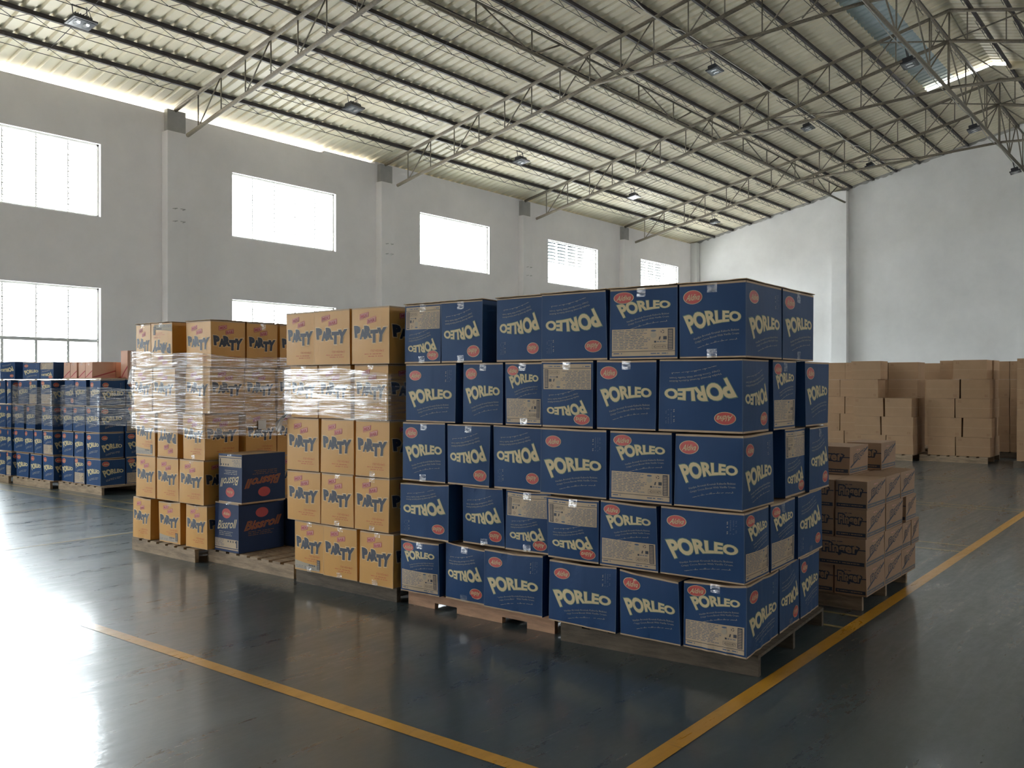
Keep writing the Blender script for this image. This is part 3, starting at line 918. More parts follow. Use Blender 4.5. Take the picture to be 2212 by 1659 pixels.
SPECS = []
def carton(name, body, x0, x1, y0, y1, z0, z1, prints, label, cat, group, detail=2, N=8, bulge=.004, crush=0.0, jit=.004,
           tapes=(), seed=None, flaps=False, rot=0.0, lean=(0, 0), topmat=KRAFT, wrinkle=0.0, shear=0.0):
    seed = seed if seed is not None else len(SPECS) + 11
    SPECS.append(name)
    r = random.Random(seed * 7919 + 13)
    dx, dy, dz = x1 - x0, y1 - y0, z1 - z0
    cj = {(i, j, k): np.array([r.uniform(-jit, jit), r.uniform(-jit, jit), (r.uniform(-crush, 0) if k else 0)]) for i in (0, 1) for j in (0, 1) for k in (0, 1)}
    bl = {f: bulge * r.uniform(.3, 1.3) for f in FACE_N}
    for f in FACE_N:
        if f not in prints: bl[f] *= .12
    for f in 'TU': bl[f] = 0
    ph = [r.uniform(0, 6.28) for _ in range(8)]
    fq = [r.uniform(9, 16), r.uniform(18, 30), r.uniform(35, 60)]
    def deform(face, A, off):
        P = face_pts(face, A, dx, dy, dz)
        n = np.array(FACE_N[face], float)
        u = (P[:, 0] + dx / 2) / dx; v = (P[:, 1] + dy / 2) / dy; w = P[:, 2] / dz
        D = np.zeros_like(P)
        for (i, j, k), c in cj.items():
            D += ((u if i else 1 - u) * (v if j else 1 - v) * (w if k else 1 - w))[:, None] * c
        s = np.sin(PI * A[:, 0]) * np.sin(PI * A[:, 1])
        Q = P + D + (n * 1.0) * (bl[face] * s + off)[:, None]
        if crush:
            wob = .5 + .5 * np.sin(fq[0] * P[:, 0] + ph[0]) * np.cos(fq[0] * P[:, 1] + ph[1])
            Q[:, 2] -= crush * wob * np.clip(w, 0, 1) ** 3 * (np.sin(PI * u) * .5 + np.sin(PI * v) * .5) * .8
        if wrinkle and face not in 'TU':
            t = A[:, 0]
            wv = (np.sin(fq[2] * t + ph[2]) + .6 * np.sin(fq[1] * t + ph[3] + 3 * w)) * (np.exp(-w * 7) + .8 * np.exp(-(1 - w) * 8)) * np.sin(PI * t)
            wv = wv + .8 * np.sin(fq[0] * .5 * t + 4 * w + ph[4]) * np.sin(PI * t) * np.sin(PI * w)
            Q += n * (wv * wrinkle)[:, None]
        Q[:, 0] += lean[0] * w; Q[:, 1] += lean[1] * w + shear * (P[:, 0] + dx / 2) * ((1 - v) if body == BLUE and x0 < 4.6 else 1)
        return Q
    g, gf = grid_uv(N)
    V = []; F = []; M = []; idx = {}
    for face in FACE_N:
        Q = deform(face, g, np.zeros(len(g)))
        ids = []
        K0 = face_pts(face, g, dx, dy, dz)
        for a_, q_ in zip(K0, Q):
            key = (round(a_[0], 4), round(a_[1], 4), round(a_[2], 4))
            if key not in idx:
                idx[key] = len(V); V.append(tuple(q_))
            ids.append(idx[key])
        for f in gf:
            F.append(tuple(ids[i] for i in f)); M.append(body if face not in 'TU' else topmat)
    for face, (k, flip) in prints.items():
        A, fs, ms, ly = baked(k, detail, flip, N)
        if not len(A): continue
        Q = deform(face, A, ly * (.0007 if detail > 1 else .0012))
        o_ = len(V); V += [tuple(q_) for q_ in Q]
        F += [tuple(o_ + i for i in f) for f in fs]; M += ms
    used = sorted(set(M)); mp = {m_: i for i, m_ in enumerate(used)}
    ob = mesh_obj(name, V, F, [SLOTS[u_] for u_ in used], [mp[m_] for m_ in M])
    ob.location = ((x0 + x1) / 2, (y0 + y1) / 2, z0)
    ob.rotation_euler = (0, 0, math.radians(rot))
    tag(ob, label, cat, group)
    for (face, pos, ln) in tapes:
        # tape runs over the flap seam down the middle of a face
        c = .5 + r.uniform(-.03, .03); hw = .028 / (dy if face in 'FB' else dx)
        n = 5; A = []
        for j in range(n + 1):
            t = j / n * ln
            v_ = (1 - t) if pos == 't' else t
            A += [(c - hw, v_), (c + hw, v_)]
        A = np.array(A); A[:, 1] = np.clip(A[:, 1], .002, .998)
        Q = deform(face, A, np.full(len(A), .004 + .0))
        tf = [(2 * j, 2 * j + 1, 2 * j + 3, 2 * j + 2) for j in range(n)]
        mesh_obj('packing_tape', [tuple(q_) for q_ in Q], tf, TAPE, None, ob)
    if flaps:
        for s in (0, 1):
            A = []; nn = 8
            lo, hi = (0.0, .49) if s == 0 else (.51, 1.0)
            for j in range(nn + 1):
                for i in range(3):
                    A.append((j / nn, lo + (hi - lo) * i / 2))
            A = np.array(A)
            Q0 = deform('T', A, np.full(len(A), .002)); Q1 = Q0.copy()
            edge = (A[:, 1] * 2 - 1) * (1 if s else 1)
            wob = np.array([r.uniform(-.0025, .0035) for _ in range(len(A))])
            out = np.where((A[:, 1] < .02), -.010, 0) + np.where((A[:, 1] > .98), .010, 0)
            Q0[:, 0] += out; Q0[:, 2] += .001 + np.abs(wob); Q1[:, 0] += out; Q1[:, 2] = Q0[:, 2] + .004
            Q0[:, 1] += np.where(A[:, 0] < .01, .006, 0) - np.where(A[:, 0] > .99, .006, 0)
            Q1[:, 1] = Q0[:, 1]
            VV = [tuple(q_) for q_ in Q0] + [tuple(q_) for q_ in Q1]; FF = []
            m0 = len(Q0)
            for j in range(nn):
                for i in range(2):
                    a_ = j * 3 + i
                    FF.append((a_, a_ + 3, a_ + 4, a_ + 1)); FF.append((m0 + a_, m0 + a_ + 1, m0 + a_ + 4, m0 + a_ + 3))
                FF.append((j * 3, m0 + j * 3, m0 + j * 3 + 3, j * 3 + 3)); FF.append((j * 3 + 2, j * 3 + 5, m0 + j * 3 + 5, m0 + j * 3 + 2))
            for j in (0, nn):
                for i in range(2):
                    a_ = j * 3 + i; FF.append((a_, a_ + 1, m0 + a_ + 1, m0 + a_))
            mesh_obj('flap', VV, FF, K_KRAFT, None, ob)
    return ob

# ------------------------------------------------------------------ pallets
def pallet(x0, x1, y0, y1, label, wood, notched=False, n_deck=7, h=.112, seed=1, rz=0.0, off=(0, 0)):
    r = random.Random(seed)
    e = empty('wooden_pallet', ((x0 + x1) / 2 + off[0], (y0 + y1) / 2 + off[1], 0), math.radians(rz))
    tag(e, label, 'pallet', 'wooden pallets under the carton stacks')
    ox, oy = (x0 + x1) / 2, (y0 + y1) / 2
    X0, X1, Y0, Y1 = x0 - ox, x1 - ox, y0 - oy, y1 - oy
    dt = .017
    for i, xc in enumerate((X0 + .018, 0, X1 - .018)):
        q = MB()
        if notched:
            L = Y1 - Y0
            for a, c, zb in ((0, .17, 0), (.17, .33, .04), (.33, .64, 0), (.64, .80, .04), (.80, 1, 0)):
                q.box(xc - .018, xc + .018, Y0 + L * a, Y0 + L * c, zb, h - dt)
        else:
            q.box(xc - .018, xc + .018, Y0, Y1, .0, h - dt)
        q.build('stringer', wood, e)
    w = (Y1 - Y0) / n_deck
    for i in range(n_deck):
        q = MB(); a = Y0 + w * i; g_ = w * .16
        jz = r.uniform(-.001, .0)
        q.box(X0 - .004 * r.random(), X1, a + (g_ if i else 0), a + w - (g_ if i < n_deck - 1 else 0), h - dt, h + jz)
        q.build('deck_board', wood, e)
    return e
ZL = [.114, .495, .878, 1.282, 1.680, 2.085]
pallet(4.52, 5.76, 1.92, 3.13, 'dark wooden pallet under the nearest blue carton stack', M_WOODD, seed=1, rz=4.0, off=(-.01, .04))
pallet(4.56, 5.74, 3.235, 4.49, 'reddish new wooden pallet with fork notches under the second blue stack', M_WOODR, True, seed=2)
pallet(4.53, 5.63, 4.575, 5.68, 'dark wooden pallet under the nearer orange carton stack', M_WOODD, seed=3)
pallet(4.57, 5.75, 5.76, 6.93, 'weathered wooden pallet, mostly empty, carrying two or three dark blue cartons', M_WOODG, n_deck=8, seed=4)
pallet(4.46, 5.64, 6.95, 7.97, 'weathered wooden pallet under the farther orange carton stack', M_WOODG, seed=5)

LAY = ['bottom', 'second', 'third', 'fourth', 'top']
NAME = {'L': 'wide blue carton', 'N': 'blue carton', 'P': 'blue carton with kraft panel'}
def look(k, flip): return ('upside-down ' if flip else 'upright ') + NAME[k]

# --- nearest blue stack (front row then the side column behind its corner)
def blue_stack_row(row, front, xf, stack, side=(), yside=1.95, depthx=.40, crush=0, grp='', topflap=False, leanx=0, cols=None, wr=0, fd=None, k_=0.0):
    z0, z1 = ZL[row], ZL[row + 1]
    cols = cols or ['front left', 'front middle', 'front right']
    for i, (ya, yb, k, fl, tp, *ex) in enumerate(front):
        dep = {'L': .37, 'N': .47, 'P': .47}[k]
        if fd and i in fd: dep = fd[i]
        pr = {'F': (k, fl)}
        if ex and ex[0]: pr['R'] = ex[0]
        x_ = (xf[i] if isinstance(xf, (list, tuple)) else xf) + (random.uniform(-.008, .008) if i < 2 else 0)
        ya -= .005; yb += .004 if i < 2 else 0
        tapes = []
        if 't' in tp: tapes.append(('F', 't', .13))
        if 'b' in tp: tapes.append(('F', 'b', .12))
        if 's' in tp: tapes.append(('R', 't', .15))
        carton('biscuit_carton', BLUE, x_, x_ + dep, yb, ya, z0, z1 - .002, pr,
               '%s, %s layer, %s, %s' % (look(k, fl), LAY[row], cols[i], stack), 'box', grp,
               crush=crush, jit=(.010, .009, .006, .005, .005)[row], bulge=(.014, .013, .009, .007, .006)[row], tapes=tapes, flaps=topflap, wrinkle=wr, N=8 if row > 1 else 10, shear=k_ if i == 2 else 0)
    for i, (xa, xb, k, fl, tp, yo) in enumerate(side):
        yo += k_ * (xa - 4.45)
        dep = .385 if k == 'L' else .46
        tapes = []
        if 't' in tp: tapes.append(('R', 't', .16))
        if 'b' in tp: tapes.append(('R', 'b', .13))
        carton('biscuit_carton', BLUE, xa, xb, yside + yo, yside + yo + dep, z0, z1 - .002, {'R': (k, fl)},
               '%s, %s layer, %s of the side, %s' % (look(k, fl), LAY[row], 'middle' if i == 0 else 'rear', stack), 'box', grp,
               crush=crush, jit=.005, bulge=.008, tapes=tapes, flaps=topflap, wrinkle=wr, shear=k_)
G1 = 'blue cartons of the nearest stack'
S1 = 'nearest blue stack'
blue_stack_row(0, [(3.209, 2.727, 'L', 0, ''), (2.714, 2.322, 'N', 0, ''), (2.314, 1.945, 'P', 0, 't', ('L', 0))], 4.455, S1,
               [(5.018, 5.395, 'N', 1, 'b', 0), (5.412, 5.80, 'N', 0, '', 0)], crush=.032, grp=G1, wr=.003, fd={2: .54}, k_=.065)
blue_stack_row(1, [(3.219, 2.845, 'P', 1, 't'), (2.836, 2.461, 'P', 0, ''), (2.453, 1.947, 'L', 0, '', ('P', 0))], 4.452, S1,
               [(4.848, 5.245, 'P', 0, 't', .0), (5.31, 5.80, 'L', 1, 'b', .0)], crush=.016, grp=G1, wr=.0016, fd={2: .372}, k_=.05)
blue_stack_row(2, [(3.261, 2.779, 'L', 0, ''), (2.768, 2.365, 'P', 0, ''), (2.356, 1.954, 'N', 0, '', ('L', 0))], 4.442, S1,
               [(5.115, 5.485, 'P', 1, 't', .02), (5.495, 5.89, 'N', 1, 't', .0)], crush=.01, grp=G1, wr=.0008, fd={2: .44}, k_=.04)
blue_stack_row(3, [(3.251, 2.868, 'P', 1, 't'), (2.857, 2.462, 'N', 0, 't'), (2.452, 1.959, 'L', 1, '', ('N', 1))], 4.445, S1,
               [(4.90, 5.262, 'P', 0, 't', .01), (5.415, 5.86, 'N', 0, '', 0)], crush=.006, grp=G1, fd={2: .385}, k_=.035)
blue_stack_row(4, [(3.251, 2.784, 'L', 1, ''), (2.774, 2.335, 'P', 0, 't'), (2.327, 1.946, 'N', 0, 'tb', ('L', 0))], 4.452, S1,
               [(5.012, 5.54, 'N', 0, 'tb', 0)], crush=.003, grp=G1, topflap=True, fd={2: .53}, k_=.03)
# --- second blue stack
G2 = 'blue cartons of the second stack'; S2 = 'second blue stack'
blue_stack_row(0, [(4.478, 4.125, 'P', 0, 't'), (4.088, 3.74, 'N', 1, 'tb'), (3.729, 3.27, 'L', 0, '')], [4.48, 4.50, 4.47], S2, crush=.032, grp=G2, wr=.003)
blue_stack_row(1, [(4.468, 4.02, 'L', 1, ''), (3.942, 3.59, 'N', 1, 'b'), (3.573, 3.235, 'P', 1, 'tb')], [4.46, 4.50, 4.50], S2, crush=.022, grp=G2, wr=.0028)
blue_stack_row(2, [(4.457, 4.060, 'N', 0, 'tb'), (4.048, 3.675, 'N', 1, 't'), (3.66, 3.27, 'L', 1, '')], 4.478, S2, crush=.008, grp=G2, wr=.0008)
blue_stack_row(3, [(4.444, 3.975, 'L', 0, ''), (3.93, 3.584, 'N', 0, 't'), (3.566, 3.27, 'P', 0, 'tb')], [4.48, 4.49, 4.48], S2, crush=.005, grp=G2)
blue_stack_row(4, [(4.453, 4.107, 'P', 1, 'tb'), (4.098, 3.74, 'N', 1, 'tb'), (3.633, 3.27, 'L', 1, '')], [4.48, 4.475, 4.485], S2, crush=.003, grp=G2, topflap=True)

# --- orange stacks
def orange_row(row, cols, xf, stack, grp, depth=.45, crush=0, wr=0, flaps=False, r_print=None, names=('front left', 'front middle', 'front right'), lean=(0, 0)):
    z0, z1 = ZL[row], ZL[row + 1] + (.02 if 0 else 0)
    for i, (ya, yb, k, fl, tp, xo) in enumerate(cols):
        pr = {'F': (k, fl)}
        ya -= .004; yb += .002; xo += random.uniform(-.004, .004)
        if r_print and i == len(cols) - 1: pr['R'] = r_print
        tapes = []
        if 't' in tp: tapes.append(('F', 't', .085))
        if 'b' in tp: tapes.append(('F', 'b', .10))
        what = 'orange carton with grey label strip' if k == 'YP' else 'orange carton'
        carton('cookie_carton', ORANGE, xf + xo, xf + xo + depth, yb, ya, z0, z1 - .002, pr,
               '%s %s, %s layer, %s, %s' % ('upside-down' if fl else 'upright', what, LAY[row], names[i], stack), 'box', grp,
               crush=crush, jit=.004, bulge=.004, tapes=tapes, wrinkle=wr, flaps=flaps, lean=lean, topmat=KRAFT)
G3 = 'orange cartons of the nearer stack'; S3 = 'orange stack beside blue cartons'
S3 = 'nearer orange stack'
orange_row(0, [(5.628, 5.290, 'YP', 0, 'tb', .005), (5.276, 4.905, 'Y', 0, 'tb', 0), (4.878, 4.535, 'Y', 0, 'tb', -.01)], 4.465, S3, G3, crush=.012, wr=.001, r_print=('Y', 0))
orange_row(1, [(5.698, 5.310, 'Y', 0, '', 0), (5.300, 4.943, 'Y', 0, 'tb', 0), (4.934, 4.578, 'Y', 0, 'tb', 0)], 4.462, S3, G3, crush=.006, r_print=('Y', 0))
orange_row(2, [(5.709, 5.330, 'Y', 0, '', .0), (5.312, 4.948, 'Y', 0, '', 0), (4.928, 4.578, 'Y', 0, 'b', 0)], 4.465, S3, G3, crush=.004, r_print=('Y', 0))
orange_row(3, [(5.685, 5.360, 'Y', 0, 't', .012), (5.351, 4.99, 'Y', 0, 't', .01), (4.952, 4.60, 'Y', 0, 't', .01)], 4.465, S3, G3, crush=.003, r_print=('Y', 0))
orange_row(4, [(5.712, 5.372, 'Y', 0, '', 0), (5.364, 4.964, 'Y', 0, '', -.012), (4.952, 4.560, 'Y', 0, '', -.012)], 4.462, S3, G3, r_print=('Y', 0), flaps=False)
G4 = 'orange cartons of the farther stack'; S4 = 'farther orange stack'
NM = ('front left', 'front middle', 'front right')
orange_row(0, [(7.985, 7.68, 'Y', 0, '', -.01), (7.587, 7.245, 'YP', 0, 't', .01), (7.165, 6.84, 'Y', 0, 't', .02)], 4.49, S4, G4, depth=.345, crush=.02, wr=.0015, r_print=('Y', 0))
orange_row(1, [(7.952, 7.62, 'Y', 0, '', 0), (7.602, 7.245, 'Y', 0, '', 0), (7.228, 6.86, 'Y', 0, 't', -.005)], 4.49, S4, G4, depth=.345, crush=.004, r_print=('Y', 0))
orange_row(2, [(7.955, 7.625, 'YP', 0, '', 0), (7.595, 7.266, 'Y', 1, '', 0), (7.199, 6.866, 'Y', 0, 'b', .01)], 4.49, S4, G4, depth=.345, crush=.003, r_print=('Y', 0))
orange_row(3, [(7.955, 7.65, 'Y', 0, 't', 0), (7.639, 7.272, 'Y', 0, 't', 0), (7.196, 6.826, 'Y', 0, 't', .05)], 4.475, S4, G4, depth=.345, r_print=('Y', 0))
orange_row(4, [(7.955, 7.69, 'Y', 0, 't', .01), (7.675, 7.325, 'YP', 1, 't', 0), (7.198, 6.826, 'Y', 0, '', .06)], 4.475, S4, G4, depth=.345, flaps=True, r_print=('Y', 0))
for row in range(5):
    for i, (xa, xb) in enumerate(((4.872, 5.21), (5.222, 5.56))):
        yo = .012 if (row + i) % 2 else 0
        xa += .014 * (row == 4) * (i + 1) + .008; xb += .014 * (row == 4) * (i + 1)
        carton('cookie_carton', ORANGE, xa + .01, xb + .01, 6.83 + yo, 7.20 + yo, ZL[row], ZL[row + 1] - .002, {'R': ('Y', 0)},
               'upright orange carton, %s layer, %s of the side, farther orange stack' % (LAY[row], ('middle', 'rear')[i]), 'box', G4,
               jit=.003, bulge=.003, flaps=(row == 4), detail=1, tapes=[('R', 't', .16)] if row in (3, 4) else [])
# paper label stuck on the wrapped side
q = MB(); q.quad((5.0, -.0, 1.13), (5.085, 0, 1.13), (5.085, 0, 1.21), (5.0, 0, 1.21))
o = q.build('paper_label', mat('white_paper', (.75, .74, .72), .8), origin=(5.0, 0, 1.13)); o.location = (5.0, 6.8, 1.13)
tag(o, 'white paper label stuck on the film of the farther orange stack', 'label')

# --- dark blue roll cartons on the empty pallet
GB = 'dark blue cartons on the near-empty pallet'
carton('wafer_carton', DKB, 4.57, 5.03, 6.485, 6.82, .114, .53, {'F': ('B', 0), 'R': ('BS', 0)},
       'upright dark blue carton with yellow lettering, bottom of the pair on the slatted pallet', 'box', GB, tapes=[('F', 't', .04)])
carton('wafer_carton', DKB, 4.56, 5.0, 6.42, 6.745, .532, .945, {'F': ('B', 1), 'R': ('BS', 1)},
       'upside-down dark blue carton with kraft strip, top of the pair on the slatted pallet', 'box', GB, tapes=[('F', 't', .04), ('F', 'b', .03)])
carton('wafer_carton', DKB, 5.07, 5.55, 6.35, 6.70, .114, .53, {'R': ('BS', 0)},
       'shadowed dark blue carton behind the pair on the slatted pallet', 'box', GB, detail=1)

# ------------------------------------------------------------------ stretch film
def wrap(x0, x1, y0, y1, z0, z1, label, seed, cr=.015, edge=.03):
    r = random.Random(seed)
    per = []
    def side(a, c, n):
        for i in range(n): per.append((a[0] + (c[0] - a[0]) * i / n, a[1] + (c[1] - a[1]) * i / n))
    nX = int((x1 - x0) / .025); nY = int((y1 - y0) / .02)
    c = [(x0, y1), (x0, y0), (x1, y0), (x1, y1)]
    side(c[0], c[1], nY); side(c[1], c[2], nX); side(c[2], c[3], nY); side(c[3], c[0], nX)
    n = len(per); cx, cy = (x0 + x1) / 2, (y0 + y1) / 2
    nz = int((z1 - z0) / .009)
    ph = [r.uniform(0, 6.28) for _ in range(12)]
    V = []; F = []
    acc = 0; S = [0]
    for i in range(1, n + 1):
        a, bb = per[i - 1], per[i % n]; acc += math.dist(a, bb); S.append(acc)
    for i, (px, py) in enumerate(per):
        s = S[i]
        nxv = -1 if abs(px - x0) < 1e-6 else (1 if abs(px - x1) < 1e-6 else 0)
        nyv = -1 if abs(py - y0) < 1e-6 else (1 if abs(py - y1) < 1e-6 else 0)
        top = z1 + edge * math.sin(s * 1.7 + ph[0]) + .3 * edge * math.sin(s * 7 + ph[1])
        bot = z0 + edge * math.sin(s * 1.3 + ph[2]) + .3 * edge * math.sin(s * 9 + ph[3])
        for j in range(nz + 1):
            z = bot + (top - bot) * j / nz
            d = .0016 * math.sin(z * 190 + 2.2 * math.sin(s * 3 + ph[4]) + ph[5]) * (.5 + .5 * math.sin(s * 5 + z * 9 + ph[6])) \
                + .0012 * math.sin(z * 330 + 3 * math.sin(s * 2 + ph[7])) + .001 * math.sin(z * 70 + s * 6 + ph[8])
            V.append((px + nxv * (cr + d) - cx, py + nyv * (cr + d) - cy, z - z0))
    m_ = nz + 1
    for i in range(n):
        k = (i + 1) % n
        for j in range(nz):
            F.append((i * m_ + j, k * m_ + j, k * m_ + j + 1, i * m_ + j + 1))
    o = mesh_obj('stretch_wrap', V, F, WRAP, None, None, True)
    o.location = (cx, cy, z0)
    tag(o, label, 'plastic wrap', 'stretch film around carton stacks')
    return o
def tail(o, pts, w, seed):
    r = random.Random(seed); V = []; F = []; n = len(pts)
    W = 7
    loc = o.location
    for i, p in enumerate(pts):
        t = i / (n - 1)
        for j in range(W):
            a = (j / (W - 1) - .5)
            V.append((p[0] - loc[0] + r.uniform(-.008, .008) + .02 * math.sin(j * 2.1 + i), p[1] - loc[1] + a * w * (.4 + .9 * t) + r.uniform(-.004, .004), p[2] - loc[2] + .012 * math.sin(j * 1.7 + i)))
    for i in range(n - 1):
        for j in range(W - 1):
            F.append((i * W + j, i * W + j + 1, (i + 1) * W + j + 1, (i + 1) * W + j))
    return mesh_obj('film_tail', V, F, TAILM, None, o, True)
w4 = wrap(4.47, 5.625, 6.825, 7.975, 1.10, 1.80, 'clear stretch film wound around the upper cartons of the farther orange stack', 4)
tail(w4, [(4.50, 7.985, 1.70), (4.49, 8.01, 1.66), (4.48, 8.03, 1.60), (4.48, 8.04, 1.54)], .07, 2)
w3 = wrap(4.452, 4.93, 4.575, 5.712, 1.29, 1.63, 'clear stretch film banding the fourth layer of the nearer orange stack', 3)
tail(w3, [(4.45, 5.70, 1.30), (4.44, 5.74, 1.27), (4.43, 5.765, 1.23), (4.43, 5.77, 1.18)], .05, 5)

# ------------------------------------------------------------------ blue stacks in the back, under the first window
def back_blue(x0, fronts, grp, stack, z=(.112, .49, .85, 1.22, 1.595), sides=None, ydep=None):
    for row, cols in enumerate(fronts):
        nm = ['first', 'second', 'third', 'fourth', 'fifth']
        for i, (ya, yb, k, fl) in enumerate(cols):
            dep = .32 if k == 'L' else .36
            pr = {'F': (k, fl)}
            last = i == len(cols) - 1
            if last: pr['R'] = ('L' if row % 2 else 'N', 0)
            carton('biscuit_carton', BLUE, x0, x0 + dep - .01, yb, ya, z[row], z[row + 1] - .002, pr,
                   '%s, %s layer, %s from left, %s' % (look(k, fl), LAY[row], nm[i], stack), 'box', grp,
                   detail=1, N=5, jit=.006, bulge=.005, crush=.012)
    if sides:
        for row, cols in enumerate(sides):
            for i, (xa, xb, k, fl) in enumerate(cols):
                carton('biscuit_carton', BLUE, xa, xb, ydep, ydep + .37, z[row], z[row + 1] - .002, {'R': (k, fl)},
                       '%s, %s layer, %s of the shaded side, %s' % (look(k, fl), LAY[row], ('middle', 'rear', 'far rear')[i], stack), 'box', grp,
                       detail=1, N=5, jit=.003)
GF1 = 'blue cartons under the window, stack closest to the orange cartons'
F1n = 'first window stack'
back_blue(6.36, [[(13.31, 12.94, 'N', 0), (12.93, 12.64, 'P', 0), (12.58, 12.18, 'N', 0)],
                 [(13.283, 12.95, 'N', 0), (12.92, 12.64, 'N', 0), (12.59, 12.215, 'N', 0)],
                 [(13.25, 12.98, 'N', 0), (12.972, 12.625, 'N', 0), (12.606, 12.215, 'N', 0)],
                 [(13.20, 12.935, 'N', 1), (12.919, 12.58, 'N', 0), (12.478, 12.18, 'N', 0)]], GF1, F1n,
          sides=[[(6.73, 7.08, 'P', 0), (7.09, 7.45, 'P', 0)], [(6.73, 7.08, 'N', 0), (7.09, 7.45, 'N', 0)], [(6.73, 7.08, 'P', 0), (7.09, 7.45, 'N', 0)], [(6.73, 7.08, 'L', 0), (7.09, 7.45, 'L', 0)]], ydep=12.18)
pallet(6.33, 7.48, 12.10, 13.34, 'wooden pallet under the first blue stack below the window', M_WOODG, seed=6)
GF2 = 'blue cartons under the window, second stack'
F2n = 'second window stack'
back_blue(6.27, [[(14.54, 14.14, 'N', 0), (14.09, 13.73, 'N', 0), (13.68, 13.36, 'N', 0)],
                 [(14.62, 14.29, 'N', 0), (14.28, 13.99, 'N', 0), (13.97, 13.70, 'N', 0), (13.68, 13.38, 'P', 0)],
                 [(14.60, 14.30, 'N', 0), (14.22, 13.94, 'N', 0), (13.72, 13.39, 'N', 0)],
                 [(14.48, 14.14, 'N', 0), (14.13, 13.86, 'P', 0), (13.75, 13.42, 'P', 0)]], GF2, F2n)
pallet(6.24, 7.3, 13.40, 14.60, 'wooden pallet under the second blue stack below the window', M_WOODG, seed=7)
GF3 = 'blue cartons under the window, third stack'
back_blue(6.24, [[(15.12, 14.84, 'N', 0), (14.82, 14.66, 'P', 0)], [(15.10, 14.80, 'N', 0), (14.79, 14.66, 'N', 0)],
                 [(15.12, 14.84, 'N', 0), (14.83, 14.66, 'N', 0)], [(15.10, 14.86, 'N', 0), (14.80, 14.66, 'N', 0)]], GF3, 'third window stack')
pallet(6.2, 7.3, 14.66, 15.9, 'wooden pallet under the third blue stack, cut by the photo edge', M_WOODG, seed=8)
wrap(6.345, 7.45, 12.175, 13.25, .93, 1.48, 'clear stretch film around the first blue stack under the window', 8, cr=.02)
wrap(6.255, 6.62, 13.37, 14.63, .90, 1.50, 'clear stretch film around the second blue stack under the window', 9, cr=.012)
# support rows inside the stacks that carry the loose cartons on top
for (a, c, d, e_, g, st) in ((6.74, 7.10, 12.60, 12.95, GF1, F1n), (6.74, 7.10, 12.96, 13.30, GF1, F1n)):
    for row, (za, zb) in enumerate(((.112, .49), (.49, .85), (.85, 1.22), (1.22, 1.595))):
        carton('biscuit_carton', BLUE, a, c, d, e_, za, zb - .002, {}, 'blue carton inside the %s, %s layer, %s' % (st, LAY[row], 'beside the shaded side' if d < 12.8 else 'on the inner side'), 'box', g, detail=0, N=3, jit=.002)
# loose cartons on top
GT = 'cartons lying on top of the window stacks'
def top_box(x0, x1, y0, y1, z0, z1, mat_i, pr, lab, rot=0, name='biscuit_carton'):
    carton(name, mat_i, x0, x1, y0, y1, z0, z1, pr, lab, 'box', GT, detail=1, N=5, jit=.003, rot=rot)
top_box(6.28, 6.60, 14.67, 15.12, 1.597, 1.87, BLUE, {'F': ('L', 1)}, 'tilted dark blue carton on top of the third stack under the window', 4)
top_box(6.30, 6.60, 13.86, 14.40, 1.597, 1.85, BLUE, {'F': ('L', 0)}, 'blue carton on top of the second stack under the window, left one', 0)
top_box(6.30, 6.60, 13.42, 13.84, 1.597, 1.85, BLUE, {'F': ('P', 1)}, 'blue carton with kraft panel on top of the second stack under the window', 0)
sh = MB(); sh.box(-.18, .18, -.55, .55, 0, .016)
o = sh.build('cardboard_sheet', K_KRAFT); o.location = (6.57, 12.78, 1.597); tag(o, 'thin cardboard sheet between the first blue stack and the salmon cartons', 'cardboard')
for i, (ya, yb) in enumerate(((13.32, 13.13), (13.12, 12.93), (12.88, 12.69), (12.68, 12.49))):
    carton('snack_carton', SALMON, 6.40, 6.74, yb, ya, 1.614, 1.84, {'F': ('S', 0), 'R': ('S', 0)},
           'narrow salmon carton with red diagonal, %s from the left on the cardboard sheet' % ords[i], 'box', 'salmon cartons on the first window stack',
           detail=1, N=4, jit=.002, topmat=SALMON, tapes=[('F', 't', .2)])
carton('snack_carton', SALMON, 6.76, 7.06, 12.52, 12.70, 1.597, 1.84, {'F': ('S', 0), 'R': ('S', 0)},
       'salmon carton standing upright behind the row of salmon cartons', 'box', 'salmon cartons on the first window stack', detail=1, N=4, jit=.002, topmat=SALMON)
carton('snack_carton', SALMON, 6.76, 7.04, 12.20, 12.38, 1.597, 2.0, {'F': ('S', 0)},
       'tall salmon carton poking up beside the farther orange stack', 'box', 'salmon cartons on the first window stack', detail=1, N=4, jit=.002, topmat=SALMON)

# ------------------------------------------------------------------ kraft finger cartons behind the corner stack
GG = 'kraft cartons with black lettering behind the corner stack'
pallet(6.30, 7.42, 1.92, 3.05, 'wooden pallet under the kraft cartons with black lettering', M_WOODG, seed=9)
ZG = [.114, .306, .500, .693, .886]
def fing(x0, x1, y0, y1, row, pr, lab, z=None, rot=0):
    za, zb = z if z else (ZG[row], ZG[row + 1] - .002)
    carton('wafer_carton', FING, x0, x1, y0, y1, za, zb, pr, lab, 'box', GG, N=5, detail=2, jit=.003, bulge=.003, rot=rot, topmat=FING)
rown = ['bottom', 'second', 'third', 'fourth']
side_cols = [[(6.23, 6.65), (6.66, 7.065), (7.075, 7.445)], [(6.215, 6.635), (6.645, 7.09), (7.10, 7.32), (7.345, 7.565)],
             [(6.237, 6.665), (6.675, 7.105), (7.20, 7.475)], [(6.25, 6.665), (6.675, 7.045), (7.055, 7.43)]]
pos4 = ['front corner', 'second along', 'third along', 'fourth along']
